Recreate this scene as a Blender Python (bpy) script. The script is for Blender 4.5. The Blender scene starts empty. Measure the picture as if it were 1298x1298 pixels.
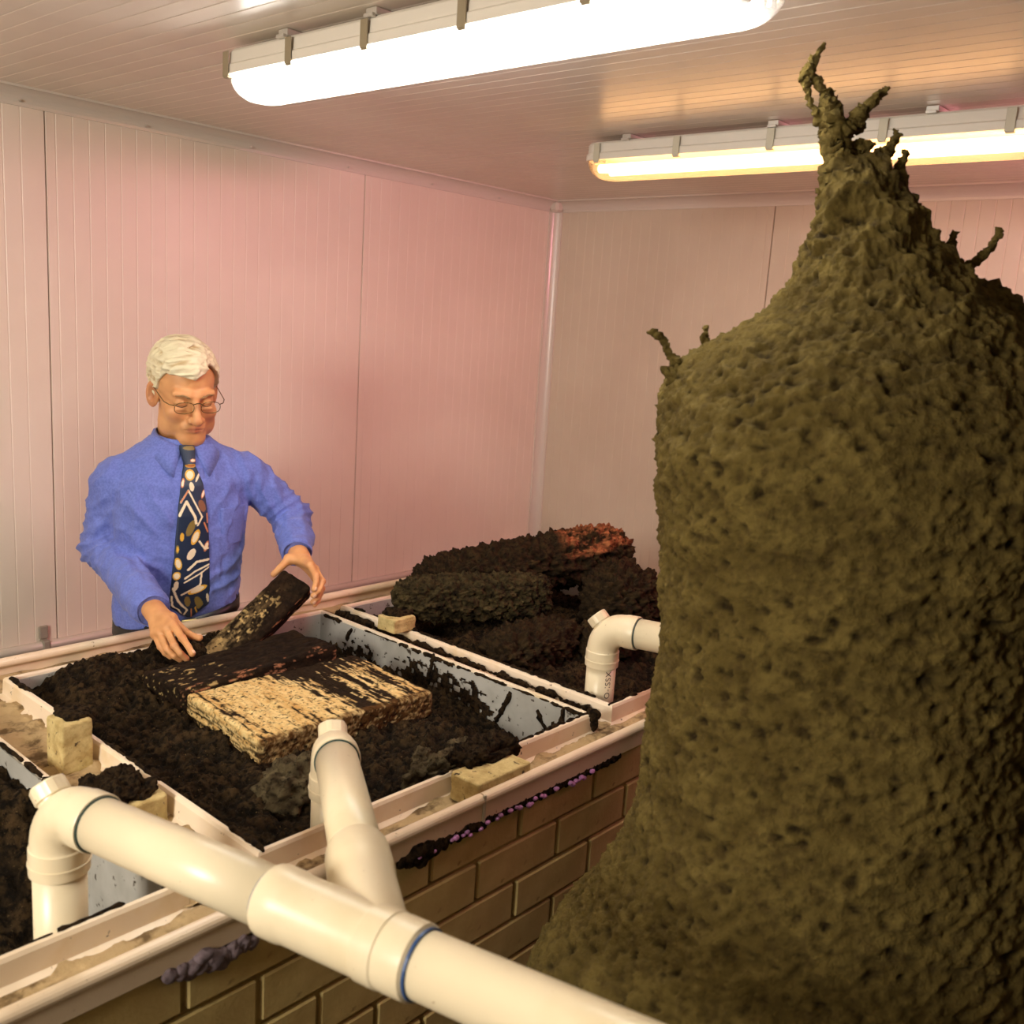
import bpy, math, random
import numpy as np
from mathutils import Vector, Matrix

random.seed(7)
S = bpy.context.scene
COL = S.collection

# ------------------------------------------------------------------ camera
FOCAL_PX = 1243.4                     # for a 1298 px wide frame
RIGHT = Vector((0.66597354, -0.74324304, 0.06378889))
UP = Vector((0.09930141, 0.17307688, 0.9798896))
BACK = Vector((-0.73933651, -0.64624622, 0.1890697))
EYE = Vector((0.0, 0.0, 1.86))
cam_data = bpy.data.cameras.new('camera')
cam = bpy.data.objects.new('camera', cam_data)
COL.objects.link(cam)
cam.matrix_world = Matrix((
    (RIGHT.x, UP.x, BACK.x, EYE.x),
    (RIGHT.y, UP.y, BACK.y, EYE.y),
    (RIGHT.z, UP.z, BACK.z, EYE.z),
    (0, 0, 0, 1)))
cam_data.sensor_width = 36.0
cam_data.lens = 36.0 * FOCAL_PX / 1298.0
cam_data.clip_start = 0.02
cam_data.dof.use_dof = True
cam_data.dof.focus_distance = 2.45
cam_data.dof.aperture_fstop = 6.3
S.camera = cam

# ------------------------------------------------------------------ world, lamps, exposure
W = bpy.data.worlds.new('world')
S.world = W
W.use_nodes = True
W.node_tree.nodes['Background'].inputs[0].default_value = (0.9, 0.85, 0.8, 1)
W.node_tree.nodes['Background'].inputs[1].default_value = 0.02


def area_lamp(name, loc, target, size, energy, color, size_y=None, spread=180):
    d = bpy.data.lights.new(name, 'AREA')
    d.energy = energy
    d.color = color
    d.size = size
    if size_y:
        d.shape = 'RECTANGLE'
        d.size_y = size_y
    d.spread = math.radians(spread)
    o = bpy.data.objects.new(name, d)
    COL.objects.link(o)
    o.location = loc
    v = Vector(target) - Vector(loc)
    o.rotation_euler = v.to_track_quat('-Z', 'Y').to_euler()
    return o


# the photographer's soft light, left of the camera
area_lamp('photo_lamp', (-1.40, 0.98, 2.0), (1.35, 1.8, 1.15), 0.6, 44, (1.0, 0.93, 0.82))
# pink grow tube on the ceiling to the right of the frame
area_lamp('pink_lamp', (3.25, 0.10, 2.33), (2.15, 3.05, 1.8), 0.7, 8, (1.0, 0.33, 0.42), 0.12, 105)

S.view_settings.view_transform = 'Standard'
S.view_settings.look = 'None'
S.view_settings.exposure = 0.42
S.view_settings.gamma = 1.0
S.view_settings.use_curve_mapping = False


# ------------------------------------------------------------------ helpers
def lin(c):
    return tuple((x / 12.92 if x <= 0.04045 else ((x + 0.055) / 1.055) ** 2.4) for x in c)


def rgb(r, g, b):
    return lin((r / 255.0, g / 255.0, b / 255.0))


def mk(name, c, rough=0.6, c2=None, vscale=6.0, vdetail=4.0, vlo=0.4, vhi=0.62, bump=0.0, bscale=60.0,
       bdist=0.002, attr=False, spec=0.5, metal=0.0, emit=None, estr=0.0, coat=0.0, stretch=None, c3=None, s3=30.0, lo3=0.62, hi3=0.7,
       sheen=0.0, sss=0.0):
    m = bpy.data.materials.new(name)
    m.use_nodes = True
    nt = m.node_tree
    N = nt.nodes
    L = nt.links
    b = N['Principled BSDF']
    b.inputs['Roughness'].default_value = rough
    b.inputs['Metallic'].default_value = metal
    b.inputs['Specular IOR Level'].default_value = spec
    if coat:
        b.inputs['Coat Weight'].default_value = coat
        b.inputs['Coat Roughness'].default_value = 0.15
    if sheen:
        b.inputs['Sheen Weight'].default_value = sheen
    if sss:
        b.inputs['Subsurface Weight'].default_value = sss
        b.inputs['Subsurface Radius'].default_value = (0.6, 0.25, 0.12)
        b.inputs['Subsurface Scale'].default_value = 0.012
    tc = N.new('ShaderNodeTexCoord')
    vec = tc.outputs['Object']
    if stretch:
        mp = N.new('ShaderNodeMapping')
        mp.inputs['Scale'].default_value = stretch
        L.new(vec, mp.inputs[0])
        vec = mp.outputs[0]
    if attr:
        at = N.new('ShaderNodeAttribute')
        at.attribute_name = 'col'
        col = at.outputs['Color']
    else:
        r = N.new('ShaderNodeRGB')
        r.outputs[0].default_value = (*c, 1)
        col = r.outputs[0]

    def layer(colin, cc, sc, lo, hi, det):
        nz = N.new('ShaderNodeTexNoise')
        nz.inputs['Scale'].default_value = sc
        nz.inputs['Detail'].default_value = det
        nz.inputs['Roughness'].default_value = 0.62
        L.new(vec, nz.inputs['Vector'])
        mr = N.new('ShaderNodeMapRange')
        mr.inputs['From Min'].default_value = lo
        mr.inputs['From Max'].default_value = hi
        L.new(nz.outputs['Fac'], mr.inputs['Value'])
        mx = N.new('ShaderNodeMix')
        mx.data_type = 'RGBA'
        L.new(mr.outputs[0], mx.inputs[0])
        L.new(colin, mx.inputs[6])
        mx.inputs[7].default_value = (*cc, 1)
        return mx.outputs[2]
    if c2 is not None:
        col = layer(col, c2, vscale, vlo, vhi, vdetail)
    if c3 is not None:
        col = layer(col, c3, s3, lo3, hi3, 3.0)
    L.new(col, b.inputs['Base Color'])
    if bump:
        nz = N.new('ShaderNodeTexNoise')
        nz.inputs['Scale'].default_value = bscale
        nz.inputs['Detail'].default_value = 6.0
        nz.inputs['Roughness'].default_value = 0.65
        L.new(vec, nz.inputs['Vector'])
        bp = N.new('ShaderNodeBump')
        bp.inputs['Strength'].default_value = bump
        bp.inputs['Distance'].default_value = bdist
        L.new(nz.outputs['Fac'], bp.inputs['Height'])
        L.new(bp.outputs[0], b.inputs['Normal'])
    if emit is not None:
        b.inputs['Emission Color'].default_value = (*emit, 1)
        b.inputs['Emission Strength'].default_value = estr
    return m


def wpos(o):
    p = Vector((0, 0, 0))
    while o is not None:
        p = p + o.location
        o = o.parent
    return p


def empty(name, loc, label=None, cat=None, group=None):
    o = bpy.data.objects.new(name, None)
    COL.objects.link(o)
    o.location = loc
    o.empty_display_size = 0.05
    tag(o, label, cat, group)
    return o


def tag(o, label=None, cat=None, group=None, kind=None):
    if label:
        o['label'] = label
    if cat:
        o['category'] = cat
    if group:
        o['group'] = group
    if kind:
        o['kind'] = kind
    return o


def mesh(name, V, F, mat, smooth=False, col=None, mats=None, midx=None):
    me = bpy.data.meshes.new(name)
    V = np.asarray(V, dtype=np.float32)
    if isinstance(F, np.ndarray):
        n = F.shape[1]
        me.vertices.add(len(V))
        me.vertices.foreach_set('co', V.ravel())
        me.loops.add(F.size)
        me.loops.foreach_set('vertex_index', F.astype(np.int32).ravel())
        me.polygons.add(len(F))
        me.polygons.foreach_set('loop_start', np.arange(0, F.size, n, dtype=np.int32))
        me.polygons.foreach_set('loop_total', np.full(len(F), n, dtype=np.int32))
        me.update(calc_edges=True)
        me.validate()
    else:
        me.from_pydata([tuple(map(float, v)) for v in V], [], [tuple(int(i) for i in f) for f in F])
        me.update()
    if smooth:
        me.polygons.foreach_set('use_smooth', np.ones(len(me.polygons), dtype=bool))
    if mats:
        for m in mats:
            me.materials.append(m)
        if midx is not None:
            me.polygons.foreach_set('material_index', np.asarray(midx, dtype=np.int32))
    else:
        me.materials.append(mat)
    if col is not None:
        a = me.color_attributes.new('col', 'FLOAT_COLOR', 'POINT')
        c4 = np.ones((len(V), 4), dtype=np.float32)
        c4[:, :3] = col
        a.data.foreach_set('color', c4.ravel())
    return me


def obj(name, V, F, mat, parent=None, smooth=False, col=None, origin=None, **kw):
    """one mesh object from world-space vertices"""
    V = np.asarray(V, dtype=np.float64)
    if parent is not None:
        base = np.array(wpos(parent))
        og = base
        loc = (0, 0, 0)
    else:
        if origin is None:
            lo, hi = V.min(0), V.max(0)
            origin = ((lo[0] + hi[0]) / 2, (lo[1] + hi[1]) / 2, lo[2])
        og = np.array(origin)
        loc = origin
    me = mesh(name, V - og, F, mat, smooth, col, **kw)
    o = bpy.data.objects.new(name, me)
    COL.objects.link(o)
    o.location = loc
    if parent is not None:
        o.parent = parent
    return o


def join(parts):
    V = []
    F = []
    n = 0
    for v, f in parts:
        V.append(np.asarray(v, dtype=float).reshape(-1, 3))
        F += [tuple(int(i) + n for i in q) for q in f]
        n += len(v)
    return np.concatenate(V), F


def box(lo, hi, bev=0.0):
    """axis box with optional chamfer"""
    x0, y0, z0 = lo
    x1, y1, z1 = hi
    if bev <= 0:
        V = [(x0, y0, z0), (x1, y0, z0), (x1, y1, z0), (x0, y1, z0), (x0, y0, z1), (x1, y0, z1), (x1, y1, z1), (x0, y1, z1)]
        F = [(3, 2, 1, 0), (4, 5, 6, 7), (0, 1, 5, 4), (1, 2, 6, 5), (2, 3, 7, 6), (3, 0, 4, 7)]
        return np.array(V, float), F
    b = bev
    V = []
    idx = {}
    for sx in (0, 1):
        for sy in (0, 1):
            for sz in (0, 1):
                cx, cy, cz = (x0, x1)[sx], (y0, y1)[sy], (z0, z1)[sz]
                dx, dy, dz = (b, -b)[sx], (b, -b)[sy], (b, -b)[sz]
                idx[(sx, sy, sz, 'x')] = len(V); V.append((cx, cy + dy, cz + dz))
                idx[(sx, sy, sz, 'y')] = len(V); V.append((cx + dx, cy, cz + dz))
                idx[(sx, sy, sz, 'z')] = len(V); V.append((cx + dx, cy + dy, cz))
    g = lambda x, y, z, a: idx[(x, y, z, a)]
    F = []
    for s in (0, 1):
        q = [g(s, 0, 0, 'x'), g(s, 1, 0, 'x'), g(s, 1, 1, 'x'), g(s, 0, 1, 'x')]
        F.append(q if s else q[::-1])
        q = [g(0, s, 0, 'y'), g(0, s, 1, 'y'), g(1, s, 1, 'y'), g(1, s, 0, 'y')]
        F.append(q if s else q[::-1])
        q = [g(0, 0, s, 'z'), g(1, 0, s, 'z'), g(1, 1, s, 'z'), g(0, 1, s, 'z')]
        F.append(q if s else q[::-1])
    for a in (0, 1):
        for c in (0, 1):
            flip = (a + c) % 2
            q = [g(0, a, c, 'y'), g(1, a, c, 'y'), g(1, a, c, 'z'), g(0, a, c, 'z')]
            F.append(q if (a == c) == False else q[::-1])
            q = [g(a, 0, c, 'x'), g(a, 1, c, 'x'), g(a, 1, c, 'z'), g(a, 0, c, 'z')]
            F.append(q if a == c else q[::-1])
            q = [g(a, c, 0, 'x'), g(a, c, 1, 'x'), g(a, c, 1, 'y'), g(a, c, 0, 'y')]
            F.append(q[::-1] if a == c else q)
    for sx in (0, 1):
        for sy in (0, 1):
            for sz in (0, 1):
                q = [g(sx, sy, sz, 'x'), g(sx, sy, sz, 'y'), g(sx, sy, sz, 'z')]
                F.append(q if (sx + sy + sz) % 2 else q[::-1])
    return np.array(V, float), F


def grid_faces(n, m, wrap=False, off=0):
    """n rings of m points"""
    i = np.arange(n - 1)[:, None]
    j = np.arange(m if wrap else m - 1)[None, :]
    j2 = (j + 1) % m
    a = i * m + j
    b = i * m + j2
    c = (i + 1) * m + j2
    d = (i + 1) * m + j
    return np.stack([a, b, c, d], -1).reshape(-1, 4) + off


def frame_of(d):
    d = np.asarray(d, float)
    d = d / np.linalg.norm(d)
    a = np.array([0, 0, 1.0]) if abs(d[2]) < 0.9 else np.array([1.0, 0, 0])
    u = np.cross(a, d)
    u /= np.linalg.norm(u)
    v = np.cross(d, u)
    return u, v, d


def tube(P, R, n=12, cap=True):
    """swept round tube through points P with radii R"""
    P = np.asarray(P, float)
    R = np.broadcast_to(np.asarray(R, float), (len(P),))
    T = np.gradient(P, axis=0)
    T /= np.linalg.norm(T, axis=1)[:, None] + 1e-12
    u, v, _ = frame_of(T[0])
    V = []
    ang = np.linspace(0, 2 * np.pi, n, endpoint=False)
    for i in range(len(P)):
        t = T[i]
        u = u - t * (u @ t)
        u /= np.linalg.norm(u) + 1e-12
        v = np.cross(t, u)
        V.append(P[i] + R[i] * (np.cos(ang)[:, None] * u + np.sin(ang)[:, None] * v))
    V = np.concatenate(V)
    F = [tuple(q) for q in grid_faces(len(P), n, True)]
    if cap:
        F.append(tuple(range(n))[::-1])
        F.append(tuple(range((len(P) - 1) * n, len(P) * n)))
    return V, F


def turned(p, d, prof, n=32):
    """lathe: prof = [(distance along d, radius)]"""
    u, v, d = frame_of(d)
    p = np.asarray(p, float)
    ang = np.linspace(0, 2 * np.pi, n, endpoint=False)
    ring = np.cos(ang)[:, None] * u + np.sin(ang)[:, None] * v
    V = np.concatenate([p + d * s + ring * r for s, r in prof])
    F = [tuple(q) for q in grid_faces(len(prof), n, True)]
    F.append(tuple(range(n))[::-1])
    F.append(tuple(range((len(prof) - 1) * n, len(prof) * n)))
    return V, F


# value noise -------------------------------------------------------
def _hash(x, y, z, seed):
    h = (x.astype(np.uint32) * np.uint32(374761393) + y.astype(np.uint32) * np.uint32(668265263)
         + z.astype(np.uint32) * np.uint32(2147483647) + np.uint32((seed * 1274126177) & 0xffffffff))
    h = (h ^ (h >> np.uint32(13))) * np.uint32(1274126177)
    h = h ^ (h >> np.uint32(16))
    return (h & np.uint32(0xffffff)).astype(np.float32) / np.float32(0x7fffff) - 1.0


def vnoise(P, seed=0):
    P = np.asarray(P, dtype=np.float32)
    I = np.floor(P).astype(np.int64)
    f = P - I
    f = f * f * (3 - 2 * f)
    x, y, z = I[..., 0], I[..., 1], I[..., 2]
    r = 0
    for dx in (0, 1):
        wx = f[..., 0] if dx else 1 - f[..., 0]
        for dy in (0, 1):
            wy = f[..., 1] if dy else 1 - f[..., 1]
            for dz in (0, 1):
                wz = f[..., 2] if dz else 1 - f[..., 2]
                r = r + wx * wy * wz * _hash(x + dx, y + dy, z + dz, seed)
    return r


def fbm(P, scale=1.0, octaves=4, gain=0.5, seed=0, ridged=False):
    P = np.asarray(P, dtype=np.float32) * scale
    a = 1.0
    s = 0
    t = 0
    for k in range(octaves):
        n = vnoise(P + 17.3 * k, seed + k)
        if ridged:
            n = 1 - 2 * np.abs(n)
        s = s + a * n
        t += a
        a *= gain
        P = P * 2.03
    return s / t


# implicit surfaces -------------------------------------------------
def smin(a, b, k):
    h = np.clip(0.5 + 0.5 * (b - a) / k, 0, 1)
    return b + (a - b) * h - k * h * (1 - h)


def smax(a, b, k):
    return -smin(-a, -b, k)


def s_cap(P, a, b, ra, rb):
    a = np.asarray(a, np.float32)
    b = np.asarray(b, np.float32)
    d = b - a
    t = np.clip(((P - a) @ d) / (d @ d), 0, 1)
    return np.linalg.norm(P - a - t[..., None] * d, axis=-1) - (ra + (rb - ra) * t)


def s_ell(P, c, r, M=None):
    q = P - np.asarray(c, np.float32)
    if M is not None:
        q = q @ np.asarray(M, np.float32)
    r = np.asarray(r, np.float32)
    k0 = np.linalg.norm(q / r, axis=-1)
    k1 = np.linalg.norm(q / (r * r), axis=-1) + 1e-9
    return k0 * (k0 - 1) / k1


def surface_nets(fn, lo, hi, h):
    lo = np.asarray(lo, float)
    hi = np.asarray(hi, float)
    n = np.ceil((hi - lo) / h).astype(int) + 1
    ax = [lo[i] + h * np.arange(n[i]) for i in range(3)]
    P = np.stack(np.meshgrid(*ax, indexing='ij'), -1).astype(np.float32)
    D = fn(P).astype(np.float32)
    c = tuple(m - 1 for m in n)
    acc = np.zeros(c + (3,), np.float32)
    cnt = np.zeros(c, np.float32)
    corners = [(i, j, k) for i in (0, 1) for j in (0, 1) for k in (0, 1)]
    sl = lambda o: tuple(slice(o[i], o[i] + c[i]) for i in range(3))
    for a in corners:
        for axis in range(3):
            if a[axis]:
                continue
            b = list(a)
            b[axis] = 1
            da, db = D[sl(a)], D[sl(b)]
            m = (da < 0) != (db < 0)
            if not m.any():
                continue
            t = np.where(m, da / np.where(m, da - db, 1), 0)
            for k in range(3):
                acc[..., k] += np.where(m, a[k] + (t if k == axis else 0), 0)
            cnt += m
    act = cnt > 0
    idx = np.full(c, -1, np.int64)
    idx[act] = np.arange(act.sum())
    cell = np.argwhere(act)
    V = lo + h * (cell + acc[act] / cnt[act][:, None])
    F = []
    for axis in range(3):
        o1, o2 = [(1, 2), (2, 0), (0, 1)][axis]
        s0 = [slice(1, c[i]) for i in range(3)]
        s0[axis] = slice(0, c[axis])
        s1 = list(s0)
        s1[axis] = slice(1, c[axis] + 1)
        da, db = D[tuple(s0)], D[tuple(s1)]
        m = (da < 0) != (db < 0)
        e = np.argwhere(m)
        if len(e) == 0:
            continue
        base = e.copy()
        for i in range(3):
            if i != axis:
                base[:, i] += 1
        inside = (da < 0)[m]

        def cid(d1, d2):
            q = base.copy()
            q[:, o1] -= d1
            q[:, o2] -= d2
            return idx[q[:, 0], q[:, 1], q[:, 2]]
        q = np.stack([cid(1, 1), cid(0, 1), cid(0, 0), cid(1, 0)], 1)
        q[~inside] = q[~inside][:, ::-1]
        F.append(q)
    F = np.concatenate(F)
    return V, F


def relax(V, F, it=1, lam=0.5):
    V = V.copy()
    n = len(V)
    a = np.concatenate([F[:, i] for i in range(4)])
    b = np.concatenate([F[:, (i + 1) % 4] for i in range(4)])
    for _ in range(it):
        s = np.zeros_like(V)
        np.add.at(s, a, V[b])
        c = np.bincount(a, minlength=n)[:, None]
        V += lam * (s / np.maximum(c, 1) - V)
    return V


def vnormals(V, F):
    a, b, c, d = (V[F[:, i]] for i in range(4))
    fn = np.cross(c - a, d - b)
    N = np.zeros_like(V)
    for i in range(4):
        np.add.at(N, F[:, i], fn)
    return N / (np.linalg.norm(N, axis=1)[:, None] + 1e-12)


def rock(c, axes, dims, e1=1.0, e2=1.0, n=96, m=64, amp=0.01, scale=18, octv=4, seed=1, ridged=False):
    """noisy superquadric: axes = three unit vectors, dims = half sizes; returns V, F, local unit coords"""
    u = np.linspace(-np.pi / 2, np.pi / 2, m)[:, None]
    v = np.linspace(-np.pi, np.pi, n, endpoint=False)[None, :]
    sp = lambda w, e: np.sign(w) * np.abs(w) ** e
    cu_, su_ = sp(np.cos(u), e1), sp(np.sin(u), e1)
    if e1 < 0.7:
        tt = np.linspace(-1, 1, m)[:, None]
        su_ = np.sign(tt) * (1 - (1 - np.abs(tt)) ** 1.5)
        cu_ = (1 - np.minimum(np.abs(su_), 1) ** (2 / e1)) ** (e1 / 2)
    x = cu_ * sp(np.cos(v), e2)
    y = cu_ * sp(np.sin(v), e2)
    z = su_ * np.ones_like(v)
    L = np.stack([z, x, y], -1).reshape(-1, 3)          # poles along axis 0
    A = np.asarray(axes, float)
    V = np.asarray(c, float) + (L * np.asarray(dims)) @ A
    F = grid_faces(m, n, True)
    Nn = vnormals(V, F)
    d = fbm(V, scale, octv, 0.55, seed, ridged)
    V = V + Nn * (amp * d)[:, None]
    return V, F, L


def slab_mesh(c, axes, dims, r, step, amp=0.004, scale=26, seed=1):
    """rounded box meshed evenly on all six faces, with noisy surface; returns V, F, local coords"""
    d = np.asarray(dims, float)
    n = [max(4, int(2 * x / step)) for x in d]
    pts, quads = {}, []
    V = []

    def vid(i, j, k):
        key = (i, j, k)
        if key not in pts:
            pts[key] = len(V)
            V.append((i, j, k))
        return pts[key]
    for a in range(3):
        b, e = (a + 1) % 3, (a + 2) % 3
        for side in (0, n[a]):
            for i in range(n[b]):
                for j in range(n[e]):
                    q = []
                    for di, dj in ((0, 0), (1, 0), (1, 1), (0, 1)):
                        t = [0, 0, 0]
                        t[a], t[b], t[e] = side, i + di, j + dj
                        q.append(vid(*t))
                    quads.append(q if side else q[::-1])
    q = (np.array(V, float) / np.array(n) * 2 - 1) * d
    core = np.clip(q, -(d - r), d - r)
    o = q - core
    L = np.linalg.norm(o, axis=1)[:, None]
    q = core + np.where(L > 1e-9, o / np.maximum(L, 1e-9), 0) * r
    F = np.array(quads)
    A = np.asarray(axes, float)
    W_ = np.asarray(c, float) + q @ A
    if np.linalg.det(A) < 0:
        F = F[:, ::-1]
    W_ = W_ + vnormals(W_, F) * (amp * fbm(W_, scale, 4, 0.55, seed))[:, None]
    return W_, F, q


def nrm(v):
    v = np.asarray(v, float)
    return v / np.linalg.norm(v)


def mixc(a, b, t):
    t = np.clip(t, 0, 1)[:, None]
    return np.asarray(a) * (1 - t) + np.asarray(b) * t


# ------------------------------------------------------------------ materials
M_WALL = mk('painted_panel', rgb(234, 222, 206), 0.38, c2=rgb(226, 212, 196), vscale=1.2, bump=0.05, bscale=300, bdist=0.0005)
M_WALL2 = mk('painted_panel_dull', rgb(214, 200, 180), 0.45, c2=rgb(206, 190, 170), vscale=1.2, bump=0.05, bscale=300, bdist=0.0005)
M_CEIL = mk('ceiling_panel', rgb(236, 226, 210), 0.27, c2=rgb(228, 216, 200), vscale=1.5, bump=0.03, bscale=200, bdist=0.0005)
M_TRIM = mk('trim_metal', rgb(215, 205, 192), 0.25, spec=0.7)
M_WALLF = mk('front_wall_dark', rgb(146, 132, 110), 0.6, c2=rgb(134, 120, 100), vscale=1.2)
M_FLOOR = mk('concrete', rgb(84, 78, 68), 0.85, c2=rgb(66, 60, 52), vscale=3, bump=0.3, bscale=40)
M_BRICK = mk('cream_brick', rgb(204, 182, 120), 0.75, c2=rgb(186, 162, 104), vscale=9, bump=0.5, bscale=120, bdist=0.0025, c3=rgb(140, 116, 70), s3=24, lo3=0.66, hi3=0.8)
M_MORTAR = mk('mortar', rgb(178, 156, 98), 0.9, c2=rgb(134, 114, 70), vscale=14, bump=0.6, bscale=150)
M_GUTTER = mk('gutter_enamel', rgb(226, 206, 178), 0.33, c2=rgb(214, 190, 160), vscale=5, vlo=0.45, vhi=0.75, c3=rgb(150, 120, 84), s3=90, lo3=0.68, hi3=0.74)
M_SAND = mk('sandy_dirt', rgb(176, 150, 108), 0.95, c2=rgb(104, 82, 50), vscale=22, vlo=0.48, vhi=0.62, bump=0.9, bscale=120, bdist=0.004)
M_LIP = mk('tub_lip', rgb(236, 218, 192), 0.35, c2=rgb(222, 196, 150), vscale=7, vlo=0.52, vhi=0.7, c3=rgb(90, 70, 45), s3=60, lo3=0.68, hi3=0.72)
M_ZINC = mk('zinc', rgb(180, 178, 170), 0.42, c2=rgb(158, 155, 146), vscale=6, spec=0.6, metal=0.0, c3=rgb(60, 48, 34), s3=45, lo3=0.62, hi3=0.68)
M_SOIL = mk('termite_soil', rgb(40, 30, 18), 0.97, attr=True, c3=rgb(122, 98, 62), s3=230, lo3=0.66, hi3=0.74, c2=rgb(16, 11, 5), vscale=70, vlo=0.42, vhi=0.60, bump=1.0, bscale=160, bdist=0.006, spec=0.12)
M_MUD = mk('dark_mud', rgb(54, 40, 23), 0.97, c2=rgb(18, 12, 6), vscale=95, vlo=0.42, vhi=0.6, bump=1.0, bscale=220, bdist=0.006, spec=0.12)
M_LOG = mk('log_surface', (0.1, 0.1, 0.1), 0.92, attr=True, c2=rgb(20, 14, 7), vscale=110, vlo=0.52, vhi=0.68, bump=0.9, bscale=180, bdist=0.004, spec=0.12)
M_MOUND = mk('mound_earth', rgb(120, 104, 62), 0.97, attr=True, c2=rgb(76, 62, 32), vscale=55, vlo=0.5, vhi=0.72, bump=1.0, bscale=140, bdist=0.006, spec=0.12)
M_PVC = mk('pvc_cream', rgb(226, 211, 178), 0.34, c2=rgb(216, 198, 160), vscale=6, vlo=0.5, vhi=0.8, c3=rgb(150, 118, 70), s3=110, lo3=0.71, hi3=0.75)
M_GLUE = mk('blue_glue', rgb(36, 70, 120), 0.4)
M_TEAL = mk('teal_glue', rgb(30, 62, 60), 0.4)
M_INK = mk('pipe_ink', rgb(60, 50, 40), 0.6)
M_BLOCK = mk('cream_block', rgb(206, 186, 128), 0.9, c2=rgb(176, 152, 96), vscale=30, bump=0.8, bscale=160, bdist=0.004, c3=rgb(60, 44, 24), s3=70, lo3=0.64, hi3=0.7)
M_FOAM = mk('pink_foam', rgb(198, 130, 186), 0.7, c2=rgb(150, 110, 150), vscale=60)
M_GREYFOAM = mk('grey_lilac_foam', rgb(120, 104, 108), 0.9, c2=rgb(84, 70, 72), vscale=60, bump=0.8, bscale=200)
M_HOUSE = mk('fitting_housing', rgb(214, 206, 192), 0.45)
M_CLIP1 = mk('clip_dark', rgb(140, 126, 100), 0.5)
M_CLIP2 = mk('clip_grey', rgb(190, 182, 160), 0.45)
M_STEEL = mk('bracket_steel', rgb(210, 205, 195), 0.3, metal=0.6)
M_DARK = mk('joint_dark', rgb(40, 34, 24), 0.9)


def emission(name, c, s):
    m = bpy.data.materials.new(name)
    m.use_nodes = True
    nt = m.node_tree
    nt.nodes.remove(nt.nodes['Principled BSDF'])
    e = nt.nodes.new('ShaderNodeEmission')
    e.inputs[0].default_value = (*c, 1)
    e.inputs[1].default_value = s
    nt.links.new(e.outputs[0], nt.nodes['Material Output'].inputs[0])
    return m


def diffuser(name, c, clear, rough, gloss=0.05):
    """clear acrylic cover: partly see-through, partly scattering, a little gloss"""
    m = bpy.data.materials.new(name)
    m.use_nodes = True
    nt = m.node_tree
    N = nt.nodes
    L = nt.links
    N.remove(N['Principled BSDF'])
    tr = N.new('ShaderNodeBsdfTransparent')
    tr.inputs[0].default_value = (*c, 1)
    tl = N.new('ShaderNodeBsdfTranslucent')
    tl.inputs[0].default_value = (*c, 1)
    gl = N.new('ShaderNodeBsdfGlossy')
    gl.inputs['Roughness'].default_value = rough
    m1 = N.new('ShaderNodeMixShader')
    m1.inputs[0].default_value = 1 - clear
    L.new(tr.outputs[0], m1.inputs[1])
    L.new(tl.outputs[0], m1.inputs[2])
    m2 = N.new('ShaderNodeMixShader')
    m2.inputs[0].default_value = gloss
    L.new(m1.outputs[0], m2.inputs[1])
    L.new(gl.outputs[0], m2.inputs[2])
    L.new(m2.outputs[0], N['Material Output'].inputs[0])
    return m


M_TUBE1 = emission('tube_daylight', (1.0, 0.97, 0.92), 34.0)
M_TUBE2 = emission('tube_warm', (1.0, 0.58, 0.27), 9.0)
M_DIFF1 = diffuser('diffuser_clear', (0.97, 0.97, 0.97), 0.84, 0.2)
M_DIFF2 = diffuser('diffuser_amber', (1.0, 0.88, 0.70), 0.8, 0.2)


# ------------------------------------------------------------------ the room
ZC = 2.425
XR, XL, YB, YF = 3.66, -1.7, 3.05, -1.7


def struct(o):
    o['kind'] = 'structure'
    return o


def panel_profile(w, pitch, seed, depth=0.0011, half=0.0022):
    """cross-section of a ribbed sheet: list of (s, depth)"""
    pts = [(0.0015, -0.004), (0.003, 0.0)]
    s = pitch * 0.6
    while s < w - 0.02:
        pts += [(s - half, 0), (s - half * 0.3, -depth), (s + half * 0.3, -depth), (s + half, 0)]
        s += pitch
    pts += [(w - 0.003, 0), (w - 0.0015, -0.004)]
    return pts


def ribbed_panel(name, origin, run, length, normal, w, parent, mat, pitch=0.05):
    """run: direction along the width; length: vector along the ribs; normal points into the room"""
    o = np.asarray(origin, float)
    run = np.asarray(run, float)
    ln = np.asarray(length, float)
    nm = np.asarray(normal, float)
    pr = panel_profile(w, pitch, 0)
    A = [o + run * s + nm * d for s, d in pr]
    A = [o + run * 0.0015 - nm * 0.03] + A + [o + run * (w - 0.0015) - nm * 0.03]
    B = [a + ln for a in A]
    n = len(A)
    V = A + B
    F = [(i, i + 1, n + i + 1, n + i) for i in range(n - 1)]
    F.append((n - 1, 0, n, 2 * n - 1))
    F.append(tuple(range(n)))
    F.append(tuple(range(2 * n - 1, n - 1, -1)))
    if np.dot(np.cross(run, ln), nm) < 0:
        F = [tuple(reversed(f)) for f in F]
    ob = obj(name, V, F, mat, parent)
    return ob


def backing(name, lo, hi, mat):
    v, f = box(lo, hi)
    return struct(obj(name, v, f, mat))


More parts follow.
